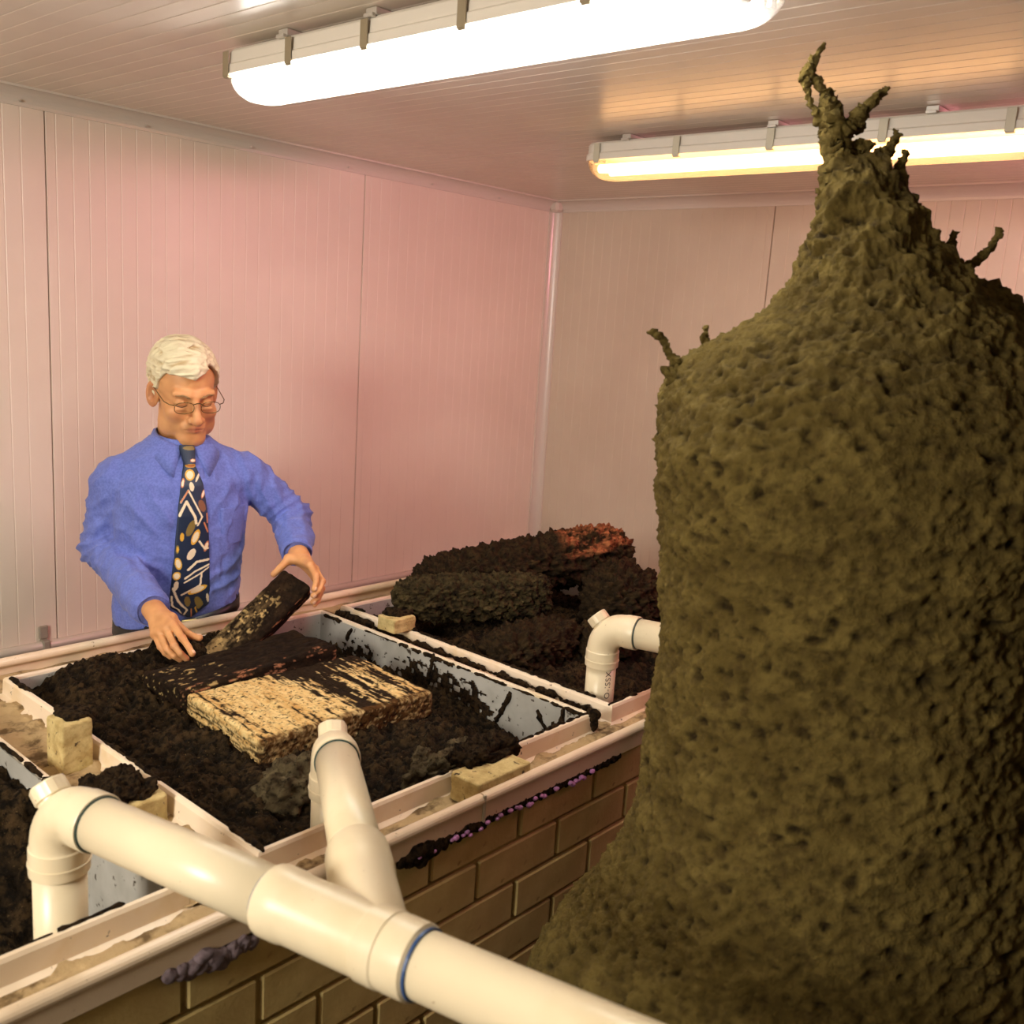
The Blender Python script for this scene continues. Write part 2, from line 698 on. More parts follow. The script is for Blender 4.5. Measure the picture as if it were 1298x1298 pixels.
wb = backing('wall_back', (XL - 0.1, YB + 0.03, 0), (XR + 0.1, YB + 0.1, ZC + 0.1), M_DARK)
for x0, x1 in ((XL, 0.117), (0.117, 1.317), (1.317, 2.517), (2.517, XR)):
    ribbed_panel('panel', (x0, YB, 0.0), (1, 0, 0), (0, 0, ZC), (0, -1, 0), x1 - x0, wb, M_WALL)
wr = backing('wall_right', (XR + 0.03, YF - 0.1, 0), (XR + 0.1, YB + 0.03, ZC + 0.1), M_DARK)
for y0, y1 in ((YF, -0.47), (-0.47, 0.73), (0.73, 1.93), (1.93, YB)):
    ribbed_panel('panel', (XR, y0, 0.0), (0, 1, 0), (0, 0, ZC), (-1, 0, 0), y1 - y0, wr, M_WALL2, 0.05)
wl = backing('wall_left', (XL - 0.1, YF - 0.1, 0), (XL - 0.03, YB + 0.03, ZC + 0.1), M_DARK)
for y0, y1 in ((YF, -0.5), (-0.5, 0.7), (0.7, 1.9), (1.9, YB)):
    ribbed_panel('panel', (XL, y0, 0.0), (0, 1, 0), (0, 0, ZC), (1, 0, 0), y1 - y0, wl, M_WALL)
wf = backing('wall_front', (XL - 0.03, YF - 0.1, 0), (XR + 0.03, YF - 0.03, ZC + 0.1), M_DARK)
for x0, x1 in ((XL, -0.5), (-0.5, 0.7), (0.7, 1.9), (1.9, 3.1), (3.1, XR)):
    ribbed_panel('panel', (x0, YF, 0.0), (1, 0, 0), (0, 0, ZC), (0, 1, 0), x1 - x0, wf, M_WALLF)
ce = backing('ceiling', (XL - 0.1, YF - 0.1, ZC + 0.03), (XR + 0.1, YB + 0.1, ZC + 0.1), M_DARK)
for x0, x1 in ((XL, -1.015), (-1.015, 0.185), (0.185, 1.385), (1.385, 2.585), (2.585, XR)):
    ribbed_panel('panel', (x0, YF, ZC), (1, 0, 0), (0, YB - YF, 0), (0, 0, -1), x1 - x0, ce, M_CEIL)
fl = backing('floor', (XL - 0.1, YF - 0.1, -0.1), (XR + 0.1, YB + 0.1, 0.0), M_FLOOR)


def cove(name, p0, p1, inx, inz, r=0.05):
    """concave corner strip from p0 to p1; inx, inz point into the room"""
    p0, p1 = np.asarray(p0, float), np.asarray(p1, float)
    a, b = np.asarray(inx, float), np.asarray(inz, float)
    prof = [a * r + b * 0.0, a * r + b * 0.004]
    for t in np.linspace(0, math.pi / 2, 9):
        prof.append(a * (r - (r - 0.006) * math.sin(t)) + b * (r - (r - 0.006) * math.cos(t)))
    prof += [a * 0.004 + b * r, a * 0.0 + b * r, a * 0 + b * 0]
    n = len(prof)
    V = [p0 + q for q in prof] + [p1 + q for q in prof]
    F = [(i, (i + 1) % n, n + (i + 1) % n, n + i) for i in range(n)]
    F += [tuple(range(n))[::-1], tuple(range(n, 2 * n))]
    return struct(obj(name, V, F, M_TRIM))


t1 = cove('trim_1', (XL + 0.05, YB, ZC), (XR - 0.05, YB, ZC), (0, -1, 0), (0, 0, -1))
t2 = cove('trim_2', (XR, YF + 0.05, ZC), (XR, YB - 0.05, ZC), (-1, 0, 0), (0, 0, -1))
t3 = cove('trim_3', (XR, YB, 0.0), (XR, YB, ZC - 0.045), (-1, 0, 0), (0, -1, 0), 0.045)
v, f = box((XR - 0.052, YB - 0.052, ZC - 0.052), (XR, YB, ZC), 0.012)
struct(obj('trim_4', v, f, M_TRIM))
for x in (1.24, 1.62, 2.0, 2.42, 2.85, 3.25):
    v, f = turned((x, YB - 0.018, ZC - 0.036), (0, -0.7, -0.7), [(0, 0.004), (0.003, 0.004), (0.0045, 0.002)], 10)
    obj('screw', v, f, M_STEEL, t1)

# conduit along the back wall with saddle clips and a junction box
cd = empty('wall_conduit', (2.4, YB, 0.74), 'grey plastic conduit running along the back wall just above the tank rim', 'conduit')
v, f = tube([(XL + 0.02, YB - 0.016, 0.765), (1.0, YB - 0.016, 0.765), (3.4, YB - 0.016, 0.765)], 0.0145, 16)
obj('pipe', v, f, M_TRIM, cd, True)
M_SADDLE = mk('saddle_grey', rgb(150, 142, 128), 0.5)
for x in (1.27, 3.172):
    v1, f1 = box((x - 0.012, YB - 0.034, 0.748), (x + 0.012, YB - 0.0005, 0.784), 0.004)
    v2, f2 = box((x - 0.014, YB - 0.012, 0.784), (x + 0.014, YB - 0.0005, 0.826), 0.003)
    v, f = join([(v1, f1), (v2, f2)])
    obj('saddle_clip', v, f, M_SADDLE, cd)
v, f = box((3.40, YB - 0.05, 0.735), (3.56, YB - 0.0005, 0.835), 0.006)
obj('junction_box', v, f, M_TRIM, cd)

# ------------------------------------------------------------------ the brick tank
TX0, TX1 = -0.40, 2.80
TY0, TY1 = 1.10, 2.292
ZG = 0.972
tank = empty('brick_tank', (1.2, 1.7, 0), 'long cream brick tank with an enamel gutter moat around its top', 'tank')
rng = random.Random(3)
bricks_x = []
core = []
core.append(box((TX0 + 0.008, TY0 + 0.008, 0), (TX1 - 0.008, TY0 + 0.098, ZG - 0.004)))
core.append(box((TX0 + 0.008, TY1 - 0.098, 0), (TX1 - 0.008, TY1 - 0.008, ZG - 0.004)))
core.append(box((TX0 + 0.008, TY0 + 0.098, 0), (TX0 + 0.1, TY1 - 0.098, ZG - 0.004)))
core.append(box((TX1 - 0.12, TY0 + 0.098, 0), (TX1 - 0.008, TY1 - 0.098, ZG - 0.004)))
core.append(box((0.712, TY0 + 0.098, 0), (0.804, TY1 - 0.098, ZG - 0.004)))
core.append(box((1.704, TY0 + 0.098, 0), (1.746, TY1 - 0.098, ZG - 0.004)))
v, f = join(core)
obj('mortar_core', v, f, M_MORTAR, tank)
BW, BH, JT = 0.2345, 0.0855, 0.009
BRICK_MESH = {}


def brick(x0, x1, z0, z1, yface, ydepth):
    key = (round(x1 - x0, 4), round(z1 - z0, 4))
    if key not in BRICK_MESH:
        v, f = box((0, 0, 0), (x1 - x0, ydepth, z1 - z0), 0.003)
        BRICK_MESH[key] = mesh('brick', v, f, M_BRICK)
    o = bpy.data.objects.new('brick', BRICK_MESH[key])
    COL.objects.link(o)
    o.parent = tank
    o.location = Vector((x0, yface + rng.uniform(-0.0012, 0.0012), z0)) - tank.location


for row in range(11):
    z1 = 0.967 - row * BH
    z0 = z1 - BH + JT
    if row == 10:
        z0 = 0.012
    ox = 1.106 if row % 2 == 0 else 1.2285
    k = math.floor((TX0 - ox) / BW)
    x = ox + k * BW
    while x < TX1:
        a, b = max(x + JT / 2, TX0), min(x + BW - JT / 2, TX1)
        if b - a > 0.03:
            brick(a, b, z0, z1, TY0, 0.03)
        x += BW

# gutter sections: floor, upright face and rolled bead
def gutter_profile():
    pr = [(0.088, 0.0), (0.0, 0.0), (0.0, 0.032)]             # (distance in from the face, height over the moat floor)
    c = (0.008, 0.038)
    for t in np.linspace(math.radians(200), math.radians(-40), 12):
        pr.append((c[0] + 0.0115 * math.cos(t), c[1] + 0.0115 * math.sin(t)))
    pr += [(0.005, 0.028), (0.004, 0.004), (0.088, 0.003)]
    return pr


def gutter(name, p0, p1, inward, z=ZG, mat=M_GUTTER):
    p0, p1, iw = (np.asarray(q, float) for q in (p0, p1, inward))
    pr = gutter_profile()
    n = len(pr)
    V = [np.array([*(p0 + iw * d), z + h]) for d, h in pr] + [np.array([*(p1 + iw * d), z + h]) for d, h in pr]
    F = [(i, (i + 1) % n, n + (i + 1) % n, n + i) for i in range(n)]
    F += [tuple(range(n))[::-1], tuple(range(n, 2 * n))]
    o = obj(name, V, F, mat, tank)
    return o


GY0, GY1 = 1.092, 2.30
gutter('gutter', (TX0 - 0.008, GY0), (1.2235, GY0), (0, 1))
gutter('gutter', (1.2265, GY0), (TX1 + 0.008, GY0), (0, 1))
gutter('gutter', (TX1 + 0.008, GY1), (TX0 - 0.008, GY1), (0, -1))
gutter('gutter', (TX1 + 0.008, GY0 + 0.02), (TX1 + 0.008, GY1 - 0.02), (-1, 0))
v, f = box((1.2215, GY0 - 0.003, ZG - 0.004), (1.2285, GY0 + 0.001, ZG + 0.05), 0.001)
obj('joint_strip', v, f, M_CLIP2, tank)

# dirt lying in the moat: three strips of low relief
def dirt_strip(x0, x1, y0, y1, z, h, seed, step=0.006, parent=None, thr=0.0):
    nx = max(3, int((x1 - x0) / step))
    ny = max(3, int((y1 - y0) / step))
    X, Y = np.meshgrid(np.linspace(x0, x1, nx), np.linspace(y0, y1, ny), indexing='ij')
    P = np.stack([X, Y, np.zeros_like(X)], -1)
    n = fbm(P * np.array([0.5, 1, 1]), 40, 4, 0.55, seed)
    Z = z + h * np.clip(0.3 + n, 0, 1)
    V = np.stack([X, Y, Z], -1).reshape(-1, 3)
    return obj('moat_dirt', V, grid_faces(nx, ny), M_SAND, parent, True)


def stuff(o):
    o['kind'] = 'stuff'
    return o


stuff(dirt_strip(TX0, TX1, GY0 + 0.006, GY0 + 0.108, ZG + 0.004, 0.010, 5, parent=tank))
stuff(dirt_strip(TX0, TX1, 2.182, GY1 - 0.006, ZG + 0.004, 0.008, 6, 0.012, parent=tank))
stuff(dirt_strip(0.688, 0.83, 1.19, 2.19, ZG + 0.004, 0.016, 7, parent=tank))
stuff(dirt_strip(1.688, 1.765, 1.19, 2.19, ZG + 0.004, 0.012, 8, parent=tank))


# ------------------------------------------------------------------ metal tubs
def rect_loop(x0, x1, y0, y1, off, z):
    return [(x0 - off, y0 - off, z), (x1 + off, y0 - off, z), (x1 + off, y1 + off, z), (x0 - off, y1 + off, z)]


def tub(x0, x1, y0, y1, label):
    t = empty('metal_tub', ((x0 + x1) / 2, (y0 + y1) / 2, 0.62), label, 'tub', 'sheet metal soil tubs set into the brick tank')
    # lip frame: foot, upright face, folded top
    pr = [(0.012, ZG + 0.002), (0.012, ZG + 0.005), (0.002, ZG + 0.010), (0.0, 1.014), (-0.003, 1.0195), (-0.010, 1.020), (-0.012, 1.017), (-0.012, ZG - 0.01), (-0.004, ZG - 0.01)]
    V = []
    for off, z in pr:
        V += rect_loop(x0, x1, y0, y1, off, z)
    F = []
    n = len(pr)
    for i in range(n):
        a, b = i * 4, ((i + 1) % n) * 4
        for j in range(4):
            F.append((a + j, a + (j + 1) % 4, b + (j + 1) % 4, b + j))
    obj('lip', V, F, M_LIP, t)
    pr = [(-0.0125, 1.012), (-0.0125, 0.64), (-0.016, 0.64), (-0.016, 1.012)]
    V = []
    for off, z in pr:
        V += rect_loop(x0, x1, y0, y1, off, z)
    F = []
    for i in range(4):
        a, b = i * 4, ((i + 1) % 4) * 4
        for j in range(4):
            F.append((a + j, a + (j + 1) % 4, b + (j + 1) % 4, b + j))
    v2, f2 = box((x0 + 0.0125, y0 + 0.0125, 0.636), (x1 - 0.0125, y1 - 0.0125, 0.640))
    v, f = join([(np.array(V), F), (v2, f2)])
    obj('basin', v, f, M_ZINC, t)
    return t


TUBS = [(-0.27, 0.697), (0.818, 1.690), (1.758, 2.64)]
UY0, UY1 = 1.196, 2.176
tl = tub(*TUBS[0], UY0, UY1, 'sheet metal tub at the left end, mostly cut off by the frame')
tm = tub(*TUBS[1], UY0, UY1, 'white lipped metal tub in front of the man holding the split log')
tr = tub(*TUBS[2], UY0, UY1, 'white lipped metal tub holding the heap of crusted logs')


def soil(name, x0, x1, y0, y1, hf, step, seed, label, lump=0.022):
    nx = int((x1 - x0) / step)
    ny = int((y1 - y0) / step)
    X, Y = np.meshgrid(np.linspace(x0, x1, nx), np.linspace(y0, y1, ny), indexing='ij')
    P = np.stack([X, Y, np.zeros_like(X)], -1)
    n1 = fbm(P, 9, 3, 0.5, seed)
    n2 = fbm(P, 38, 4, 0.62, seed + 9)
    n3 = np.abs(vnoise(P * 85, seed + 4))
    n4 = fbm(P, 110, 2, 0.6, seed + 14)
    Z = hf(X, Y) + lump * n1 + lump * 0.95 * n2 + 0.006 * n3 + 0.007 * n4
    V = np.stack([X, Y, Z], -1).reshape(-1, 3)
    cn = (0.5 + 0.9 * n2 + 0.25 * n1).ravel()
    c = mixc(rgb(20, 14, 7), rgb(66, 50, 29), cn + 0.5 * n4.ravel())
    o = obj(name, V, grid_faces(nx, ny), M_SOIL, None, True, col=c, origin=((x0 + x1) / 2, (y0 + y1) / 2, 0.9))
    tag(o, label, 'soil', None, 'stuff')
    return o


def sstep(a, b, x):
    t = np.clip((x - a) / (b - a), 0, 1)
    return t * t * (3 - 2 * t)


def h_mid(X, Y):
    z = 0.965 + 0 * X
    z += 0.030 * np.exp(-(((X - 1.15) / 0.3) ** 2 + ((Y - 1.85) / 0.3) ** 2))
    z += 0.052 * sstep(1.88, 2.14, Y) * (1 - sstep(1.36, 1.6, X)) * sstep(0.84, 0.95, X)
    z -= 0.075 * sstep(1.42, 1.66, X) * (1 - sstep(1.25, 1.6, Y) * 0.45)
    z += 0.02 * np.exp(-(((X - 1.40) / 0.12) ** 2 + ((Y - 1.36) / 0.1) ** 2))
    z -= 0.035 * sstep(1.35, 1.2, Y) * sstep(1.15, 0.95, X)
    return z


def h_left(X, Y):
    z = 0.86 + 0 * X
    z += 0.12 * sstep(1.45, 1.75, Y)
    z -= 0.06 * sstep(0.35, 0.6, X) * (1 - sstep(1.4, 1.7, Y))
    return z


def h_right(X, Y):
    z = 0.955 + 0 * X
    z += 0.05 * np.exp(-(((X - 2.1) / 0.25) ** 2 + ((Y - 1.75) / 0.25) ** 2))
    z -= 0.05 * sstep(1.5, 1.25, Y)
    return z


e = 0.0175
soil('soil_bed', TUBS[0][0] + e, TUBS[0][1] - e, UY0 + e, UY1 - e, h_left, 0.0055, 11, 'dark loose soil in the tub at the left end around a pipe')
soil('soil_bed', TUBS[1][0] + e, TUBS[1][1] - e, UY0 + e, UY1 - e, h_mid, 0.0038, 23, 'dark crumbly termite soil around the split yellow log and the held slab')
soil('soil_bed', TUBS[2][0] + e, TUBS[2][1] - e, UY0 + e, UY1 - e, h_right, 0.005, 37, 'dark soil under the heap of crusted logs in the right tub')

# ------------------------------------------------------------------ ceiling fittings
def rrect(cx, cy, hx, hy, r, n=7):
    r = min(r, hx - 1e-4, hy - 1e-4)
    pts = []
    for (sx, sy, a0) in ((1, 1, 0), (-1, 1, 90), (-1, -1, 180), (1, -1, 270)):
        for t in np.linspace(0, 90, n):
            a = math.radians(a0 + t)
            pts.append((cx + sx * (hx - r) + r * math.cos(a), cy + sy * (hy - r) + r * math.sin(a)))
    return pts


def stack(levels):
    """levels = [(points, z)] -> closed loft"""
    n = len(levels[0][0])
    V = [(x, y, z) for pts, z in levels for x, y in pts]
    F = [tuple(q) for q in grid_faces(len(levels), n, True)]
    F.append(tuple(range(n))[::-1])
    F.append(tuple(range((len(levels) - 1) * n, len(levels) * n)))
    return np.array(V), F


def fitting(cx, y0, y1, label, tube_mat, diff_mat, clip_mat, clips, brackets):
    cy, hl = (y0 + y1) / 2, (y1 - y0) / 2
    t = empty('fluorescent_fitting', (cx, cy, ZC), label, 'light', 'batten lights on the ceiling')
    hw = 0.068
    zt, zf, zb = 2.409, 2.357, 2.308
    lv = [(rrect(cx, cy, hw - 0.008, hl - 0.012, 0.04), zt), (rrect(cx, cy, hw - 0.003, hl - 0.006, 0.045), zt - 0.006),
          (rrect(cx, cy, hw - 0.001, hl - 0.003, 0.05), zf + 0.022), (rrect(cx, cy, hw + 0.003, hl, 0.05), zf + 0.018),
          (rrect(cx, cy, hw + 0.003, hl, 0.05), zf), (rrect(cx, cy, hw - 0.006, hl - 0.009, 0.045), zf),
          (rrect(cx, cy, hw - 0.008, hl - 0.011, 0.045), zf + 0.014)]
    v, f = stack(lv)
    obj('housing', v, f, M_HOUSE, t)
    lv = []
    for k in range(9):
        a = math.radians(90 * k / 8)
        ins = 0.034 * (1 - math.cos(a))
        lv.append((rrect(cx, cy, hw - 0.004 - ins, hl - 0.007 - ins * 1.3, 0.045), zf - 0.0005 - (zf - zb) * math.sin(a)))
    v, f = stack(lv)
    obj('diffuser', v, f[:-2] + [f[-1]], diff_mat, t, True)
    for sx in (-0.028, 0.028):
        v, f = tube([(cx + sx, y0 + 0.05, 2.337), (cx + sx, cy, 2.337), (cx + sx, y1 - 0.05, 2.337)], 0.013, 14)
        obj('tube', v, f, tube_mat, t, True)
        for yy, s in ((y0 + 0.05, -1), (y1 - 0.05, 1)):
            v1, f1 = turned((cx + sx, yy + s * 0.0015, 2.337), (0, s, 0), [(0, 0.0135), (0.012, 0.0135), (0.014, 0.009)], 12)
            v2, f2 = box((cx + sx - 0.008, min(yy + s * 0.016, yy + s * 0.024), 2.33), (cx + sx + 0.008, max(yy + s * 0.016, yy + s * 0.024), 2.371), 0.001)
            v, f = join([(v1, f1), (v2, f2)])
            obj('lampholder', v, f, M_STEEL, t)
    for y in clips:
        for s in (-1, 1):
            x = cx + s * (hw + 0.0045)
            v1, f1 = box((min(x, x + s * 0.002), y - 0.011, zf - 0.006), (max(x, x + s * 0.002), y + 0.011, zf + 0.046), 0.0012)
            xi = cx + s * (hw - 0.006)
            v2, f2 = box((min(x, xi) - 0.001, y - 0.009, zf - 0.009), (max(x, xi) + 0.001, y + 0.009, zf - 0.005), 0.001)
            v, f = join([(v1, f1), (v2, f2)])
            obj('clip', v, f, clip_mat, t)
    for y in brackets:
        v1, f1 = box((cx - hw + 0.002, y - 0.015, zt + 0.0005), (cx + hw - 0.002, y + 0.015, ZC - 0.0015), 0.001)
        v2, f2 = box((cx - hw - 0.006, y - 0.013, zt - 0.004), (cx - hw + 0.004, y + 0.013, zt + 0.003), 0.001)
        v, f = join([(v1, f1), (v2, f2)])
        obj('bracket', v, f, M_STEEL, t)
    return t


fitting(1.345, 0.735, 2.065, 'white glowing fluorescent batten with dark clips nearest the man', M_TUBE1, M_DIFF1, M_CLIP1,
        (2.03, 1.80, 1.56, 1.30, 1.03, 0.78), (1.83, 1.55, 1.0))
fitting(2.525, 0.66, 1.965, 'amber glowing fluorescent batten behind the tip of the earth mound', M_TUBE2, M_DIFF2, M_CLIP2,
        (1.90, 1.62, 1.33, 1.03, 0.74), (1.80, 1.33, 0.92))


# ------------------------------------------------------------------ plastic pipes
RP = 0.035
ZUP = np.array([0, 0, 1.0])


def elbow_mesh(P, d):
    """vertical leg below P, horizontal leg along d"""
    d = nrm(d)
    c = 0.052
    pts, rad = [], []
    for s, r in ((0.094, 0.0375), (0.093, 0.0395), (0.080, 0.0398), (0.0795, 0.0408), (0.077, 0.0408), (0.0765, 0.0396), (0.056, 0.0394), (0.0545, 0.0378)):
        pts.append(P - ZUP * s)
        rad.append(r)
    C0 = P + (-ZUP + d) * c
    for t in np.linspace(0, math.pi / 2, 13):
        pts.append(C0 - d * c * math.cos(t) + ZUP * c * math.sin(t))
        rad.append(0.0374)
    for s, r in ((0.058, 0.0392), (0.084, 0.0395), (0.0865, 0.0385), (0.087, 0.0358)):
        pts.append(P + d * s)
        rad.append(r)
    # straight legs keep their own tangents: build ring by ring
    return tube(np.array(pts), rad, 36)


def cap_mesh(P, d):
    n = nrm(ZUP - nrm(d))
    v1, f1 = turned(P + n * 0.004, n, [(0, 0.0225), (0.013, 0.0222)], 28)
    a = 0.0135
    u, w, ax = frame_of(n)
    ang = np.linspace(0, 2 * np.pi, 48, endpoint=False)
    V = []
    for s, r in ((a, 0.0235), (a + 0.0015, 0.0245), (a + 0.020, 0.0243), (a + 0.0222, 0.0228)):
        rr = r + 0.0006 * np.where((np.arange(48) // 4) % 2 == 0, 1, -1)
        V.append(P + ax * s + rr[:, None] * (np.cos(ang)[:, None] * u + np.sin(ang)[:, None] * w))
    V = np.concatenate(V)
    F = [tuple(q) for q in grid_faces(4, 48, True)] + [tuple(range(48))[::-1], tuple(range(144, 192))]
    return join([(v1, f1), (V, F)])


def ring_mesh(p, d, r=0.0362, w=0.0022):
    return turned(np.asarray(p) - nrm(d) * w / 2, d, [(0, r - 0.001), (0.0004, r + 0.0008), (w - 0.0004, r + 0.0008), (w, r - 0.001)], 36)


def pipe_run(parent, P, Q, s0=0.083, r=RP):
    d = nrm(np.asarray(Q) - P)
    v, f = tube([P + d * s0, (P + d * s0 + Q) / 2, np.asarray(Q)], r, 36)
    return obj('pipe', v, f, M_PVC, parent, True)


def smooth_by_angle(o, deg=35):
    me = o.data
    me.polygons.foreach_set('use_smooth', np.ones(len(me.polygons), dtype=bool))
    me.set_sharp_from_angle(angle=math.radians(deg))
    return o


def pipe_end(parent, P, d, zbot, glue, mud=False):
    P = np.asarray(P, float)
    v, f = tube([P - ZUP * 0.09, P * [1, 1, 0] + ZUP * ((P[2] - 0.09 + zbot) / 2), P * [1, 1, 0] + ZUP * zbot], RP, 36)
    obj('pipe', v, f, M_PVC, parent, True)
    v, f = elbow_mesh(P, d)
    smooth_by_angle(obj('elbow', v, f, M_PVC, parent), 25)
    v, f = cap_mesh(P, d)
    smooth_by_angle(obj('screw_cap', v, f, M_PVC, parent), 25)
    v, f = ring_mesh(P + nrm(d) * 0.0885, d)
    obj('glue_ring', v, f, glue, parent)


def mud_rope(pts, r, seed, n=8, step=0.004, rough=0.45):
    pts = np.asarray(pts, float)
    L = np.concatenate([[0], np.cumsum(np.linalg.norm(np.diff(pts, axis=0), axis=1))])
    m = max(4, int(L[-1] / step))
    s = np.linspace(0, L[-1], m)
    P = np.stack([np.interp(s, L, pts[:, k]) for k in range(3)], 1)
    rr = np.interp(s, L, np.broadcast_to(np.asarray(r, float), (len(pts),)))
    nz = fbm(P, 1.0 / (step * 3.5), 3, 0.6, seed)
    off = np.stack([fbm(P + k * 9.1, 1.0 / (step * 5), 2, 0.5, seed + k) for k in (1, 2, 3)], 1)
    P = P + off * rr[:, None] * 0.45
    rr = rr * np.clip(1 + rough * nz * 2, 0.35, 2.0)
    rr[-1] *= 0.4
    rr[0] *= 0.6
    V, F = tube(P, rr, n)
    k = fbm(V, 1.0 / (step * 1.6), 2, 0.5, seed + 7)
    cen = np.repeat(P, n, axis=0)
    V = cen + (V - cen) * (1 + 0.35 * k)[:, None]
    jt = np.stack([fbm(V + 3.7 * q_, 190, 2, 0.6, seed + 20 + q_) for q_ in range(3)], 1)
    V = V + jt * float(np.mean(rr)) * 0.5
    return V, F


# long assembly: left elbow, main, wye, branch, middle elbow
PA = np.array([0.532, 1.243, 1.181])
PB = np.array([0.6597, 0.555, 1.2063])
DM = nrm(PB - PA)
PM = np.array([1.003, 1.25, 1.130])
onm = lambda t: PA + DM * t
tJ = float((np.array([0.632, 0.704, 1.201]) - PA) @ DM)
PJ = onm(tJ)
DB = nrm(PM - PJ)
pv = empty('drain_pipe', tuple(PA * [1, 1, 0] + [0, 0, 0.78]), 'cream plastic pipe with a wye branching to two capped elbows in the foreground', 'pipe')
pipe_end(pv, PA, DM, 0.78, M_TEAL)
pipe_end(pv, PM, -DB, 0.90, M_TEAL)
s_w0 = float((np.array([0.604, 0.854, 1.195]) - PA) @ DM)
s_w1 = float((np.array([0.643, 0.645, 1.203]) - PA) @ DM)
pipe_run(pv, PA, onm(s_w0 + 0.02))
pipe_run(pv, onm(s_w1 - 0.02), onm(1.30), 0.0)
LB = float(np.linalg.norm(PM - PJ))
v, f = tube([PJ + DB * 0.20, PJ + DB * (LB * 0.6), PM - DB * 0.083], RP, 36)
obj('pipe', v, f, M_PVC, pv, True)
w = s_w1 - s_w0
v1, f1 = turned(onm(s_w0), DM, [(0, 0.037), (0.002, 0.0405), (0.006, 0.0415), (0.030, 0.0412), (0.036, 0.0395), (w - 0.068, 0.0395), (w - 0.066, 0.0412), (w - 0.040, 0.0416), (w - 0.038, 0.0402), (w - 0.034, 0.0402),
                                (w - 0.031, 0.0408), (w - 0.003, 0.0404), (w, 0.037)], 48)
v2, f2 = turned(PJ, DB, [(0.0, 0.0395), (0.12, 0.0395), (0.150, 0.0398), (0.158, 0.0418), (0.212, 0.0420), (0.222, 0.041), (0.226, 0.036)], 48)
v, f = join([(v1, f1), (v2, f2)])
smooth_by_angle(obj('wye_fitting', v, f, M_PVC, pv), 25)
v, f = ring_mesh(onm(s_w1 + 0.002), DM, 0.0366, 0.004)
obj('glue_ring', v, f, M_GLUE, pv)
v, f = ring_mesh(onm(s_w0 - 0.001), DM, 0.0358, 0.003)
obj('glue_ring', v, f, M_GLUE, pv)
# mud left by termites on the elbow back
bk = nrm(np.array([-DM[0], -DM[1], 0.0]))
side = nrm(np.cross(ZUP, DM))
C0 = PA + (-ZUP + DM) * 0.052
arc = [C0 + (-DM * math.cos(t) + ZUP * math.sin(t)) * 0.0905 + side * 0.004 for t in np.linspace(0.95, 0.0, 7)]
arc += [PA - DM * 0.039 - ZUP * 0.066, PA - DM * 0.036 + side * 0.018 - ZUP * 0.062, PA - DM * 0.012 + side * 0.037 - ZUP * 0.058]
v, f = mud_rope(arc, 0.0042, 3)
obj('mud_streak', v, f, M_MUD, pv, True)

# the pipe on the right, running behind the mound
PR = np.array([1.828, 1.285, 1.171])
p2 = empty('drain_pipe', tuple(PR * [1, 1, 0] + [0, 0, 0.9]), 'cream plastic pipe with a capped elbow in the right tub, passing behind the mound', 'pipe')
pipe_end(p2, PR, DM, 0.90, M_TEAL)
pipe_run(p2, PR, PR + DM * 0.62)
# stamped letters down the vertical leg
cu = bpy.data.curves.new('stamp', 'FONT')
cu.body = 'O-ISSX'
cu.size = 0.02
cu.space_character = 1.15
to = bpy.data.objects.new('stamp', cu)
COL.objects.link(to)
dg = bpy.context.evaluated_depsgraph_get()
tm_ = bpy.data.meshes.new_from_object(to.evaluated_get(dg))
tv = np.array([q.co[:] for q in tm_.vertices])
tf = [tuple(p.vertices) for p in tm_.polygons]
bpy.data.objects.remove(to)
bpy.data.curves.remove(cu)
bpy.data.meshes.remove(tm_)
ang0 = math.atan2(-PR[1], -PR[0]) + 0.55
th = ang0 - (tv[:, 1] - 0.007) / RP
wv = np.stack([PR[0] + (RP + 0.0004) * np.cos(th), PR[1] + (RP + 0.0004) * np.sin(th), 1.005 + tv[:, 0]], 1)
obj('stamped_lettering', wv, tf, M_INK, p2)

# ------------------------------------------------------------------ mud on the tank and tubs
def blob(c, r, seed, amp=0.35, sq=(1, 1, 1), n=18, m=12):
    V, F, _ = rock(c, np.eye(3)[[2, 0, 1]], (r * sq[2], r * sq[0], r * sq[1]), 1, 1, n, m, r * amp, 1.6 / r, 3, seed)
    return V, [tuple(q) for q in F]


rg = random.Random(11)
seam, foam = [], []
for i in range(70):
    x = 1.03 + 0.62 * (i / 69.0)
    r = 0.006 + 0.003 * rg.random() + (0.012 * math.exp(-((x - 1.075) / 0.04) ** 2)) + 0.004 * math.exp(-((x - 1.2) / 0.05) ** 2)
    seam.append(blob((x, 1.094, 0.968 - r * 0.5 * rg.random()), r, i, 0.4, (1, 0.7, 1)))
    if x < 1.55 and rg.random() < 0.5:
        rr_ = 0.0035 + 0.002 * rg.random()
        foam.append(blob((x + 0.003, 1.089 - r * 0.35, 0.968 + rg.uniform(-0.008, 0.002)), rr_, i + 90, 0.3, (1.4, 1, 0.9), 10, 7))
v, f = join(seam)
stuff(obj('mud_seam', v, f, M_MUD, tank, True))
v, f = join(foam)
stuff(obj('pink_foam', v, f, M_FOAM, tank, True))
v, f = join([blob((0.61 + 0.016 * i, 1.092, 0.966 - 0.006 * math.sin(i * 0.9) ** 2 - 0.006 * (i > 3)), 0.011 + 0.007 * math.exp(-((i - 4) / 2.5) ** 2), 200 + i, 0.4, (1, 0.7, 1)) for i in range(9)])
obj('foam_lump', v, f, M_GREYFOAM, tank, True)

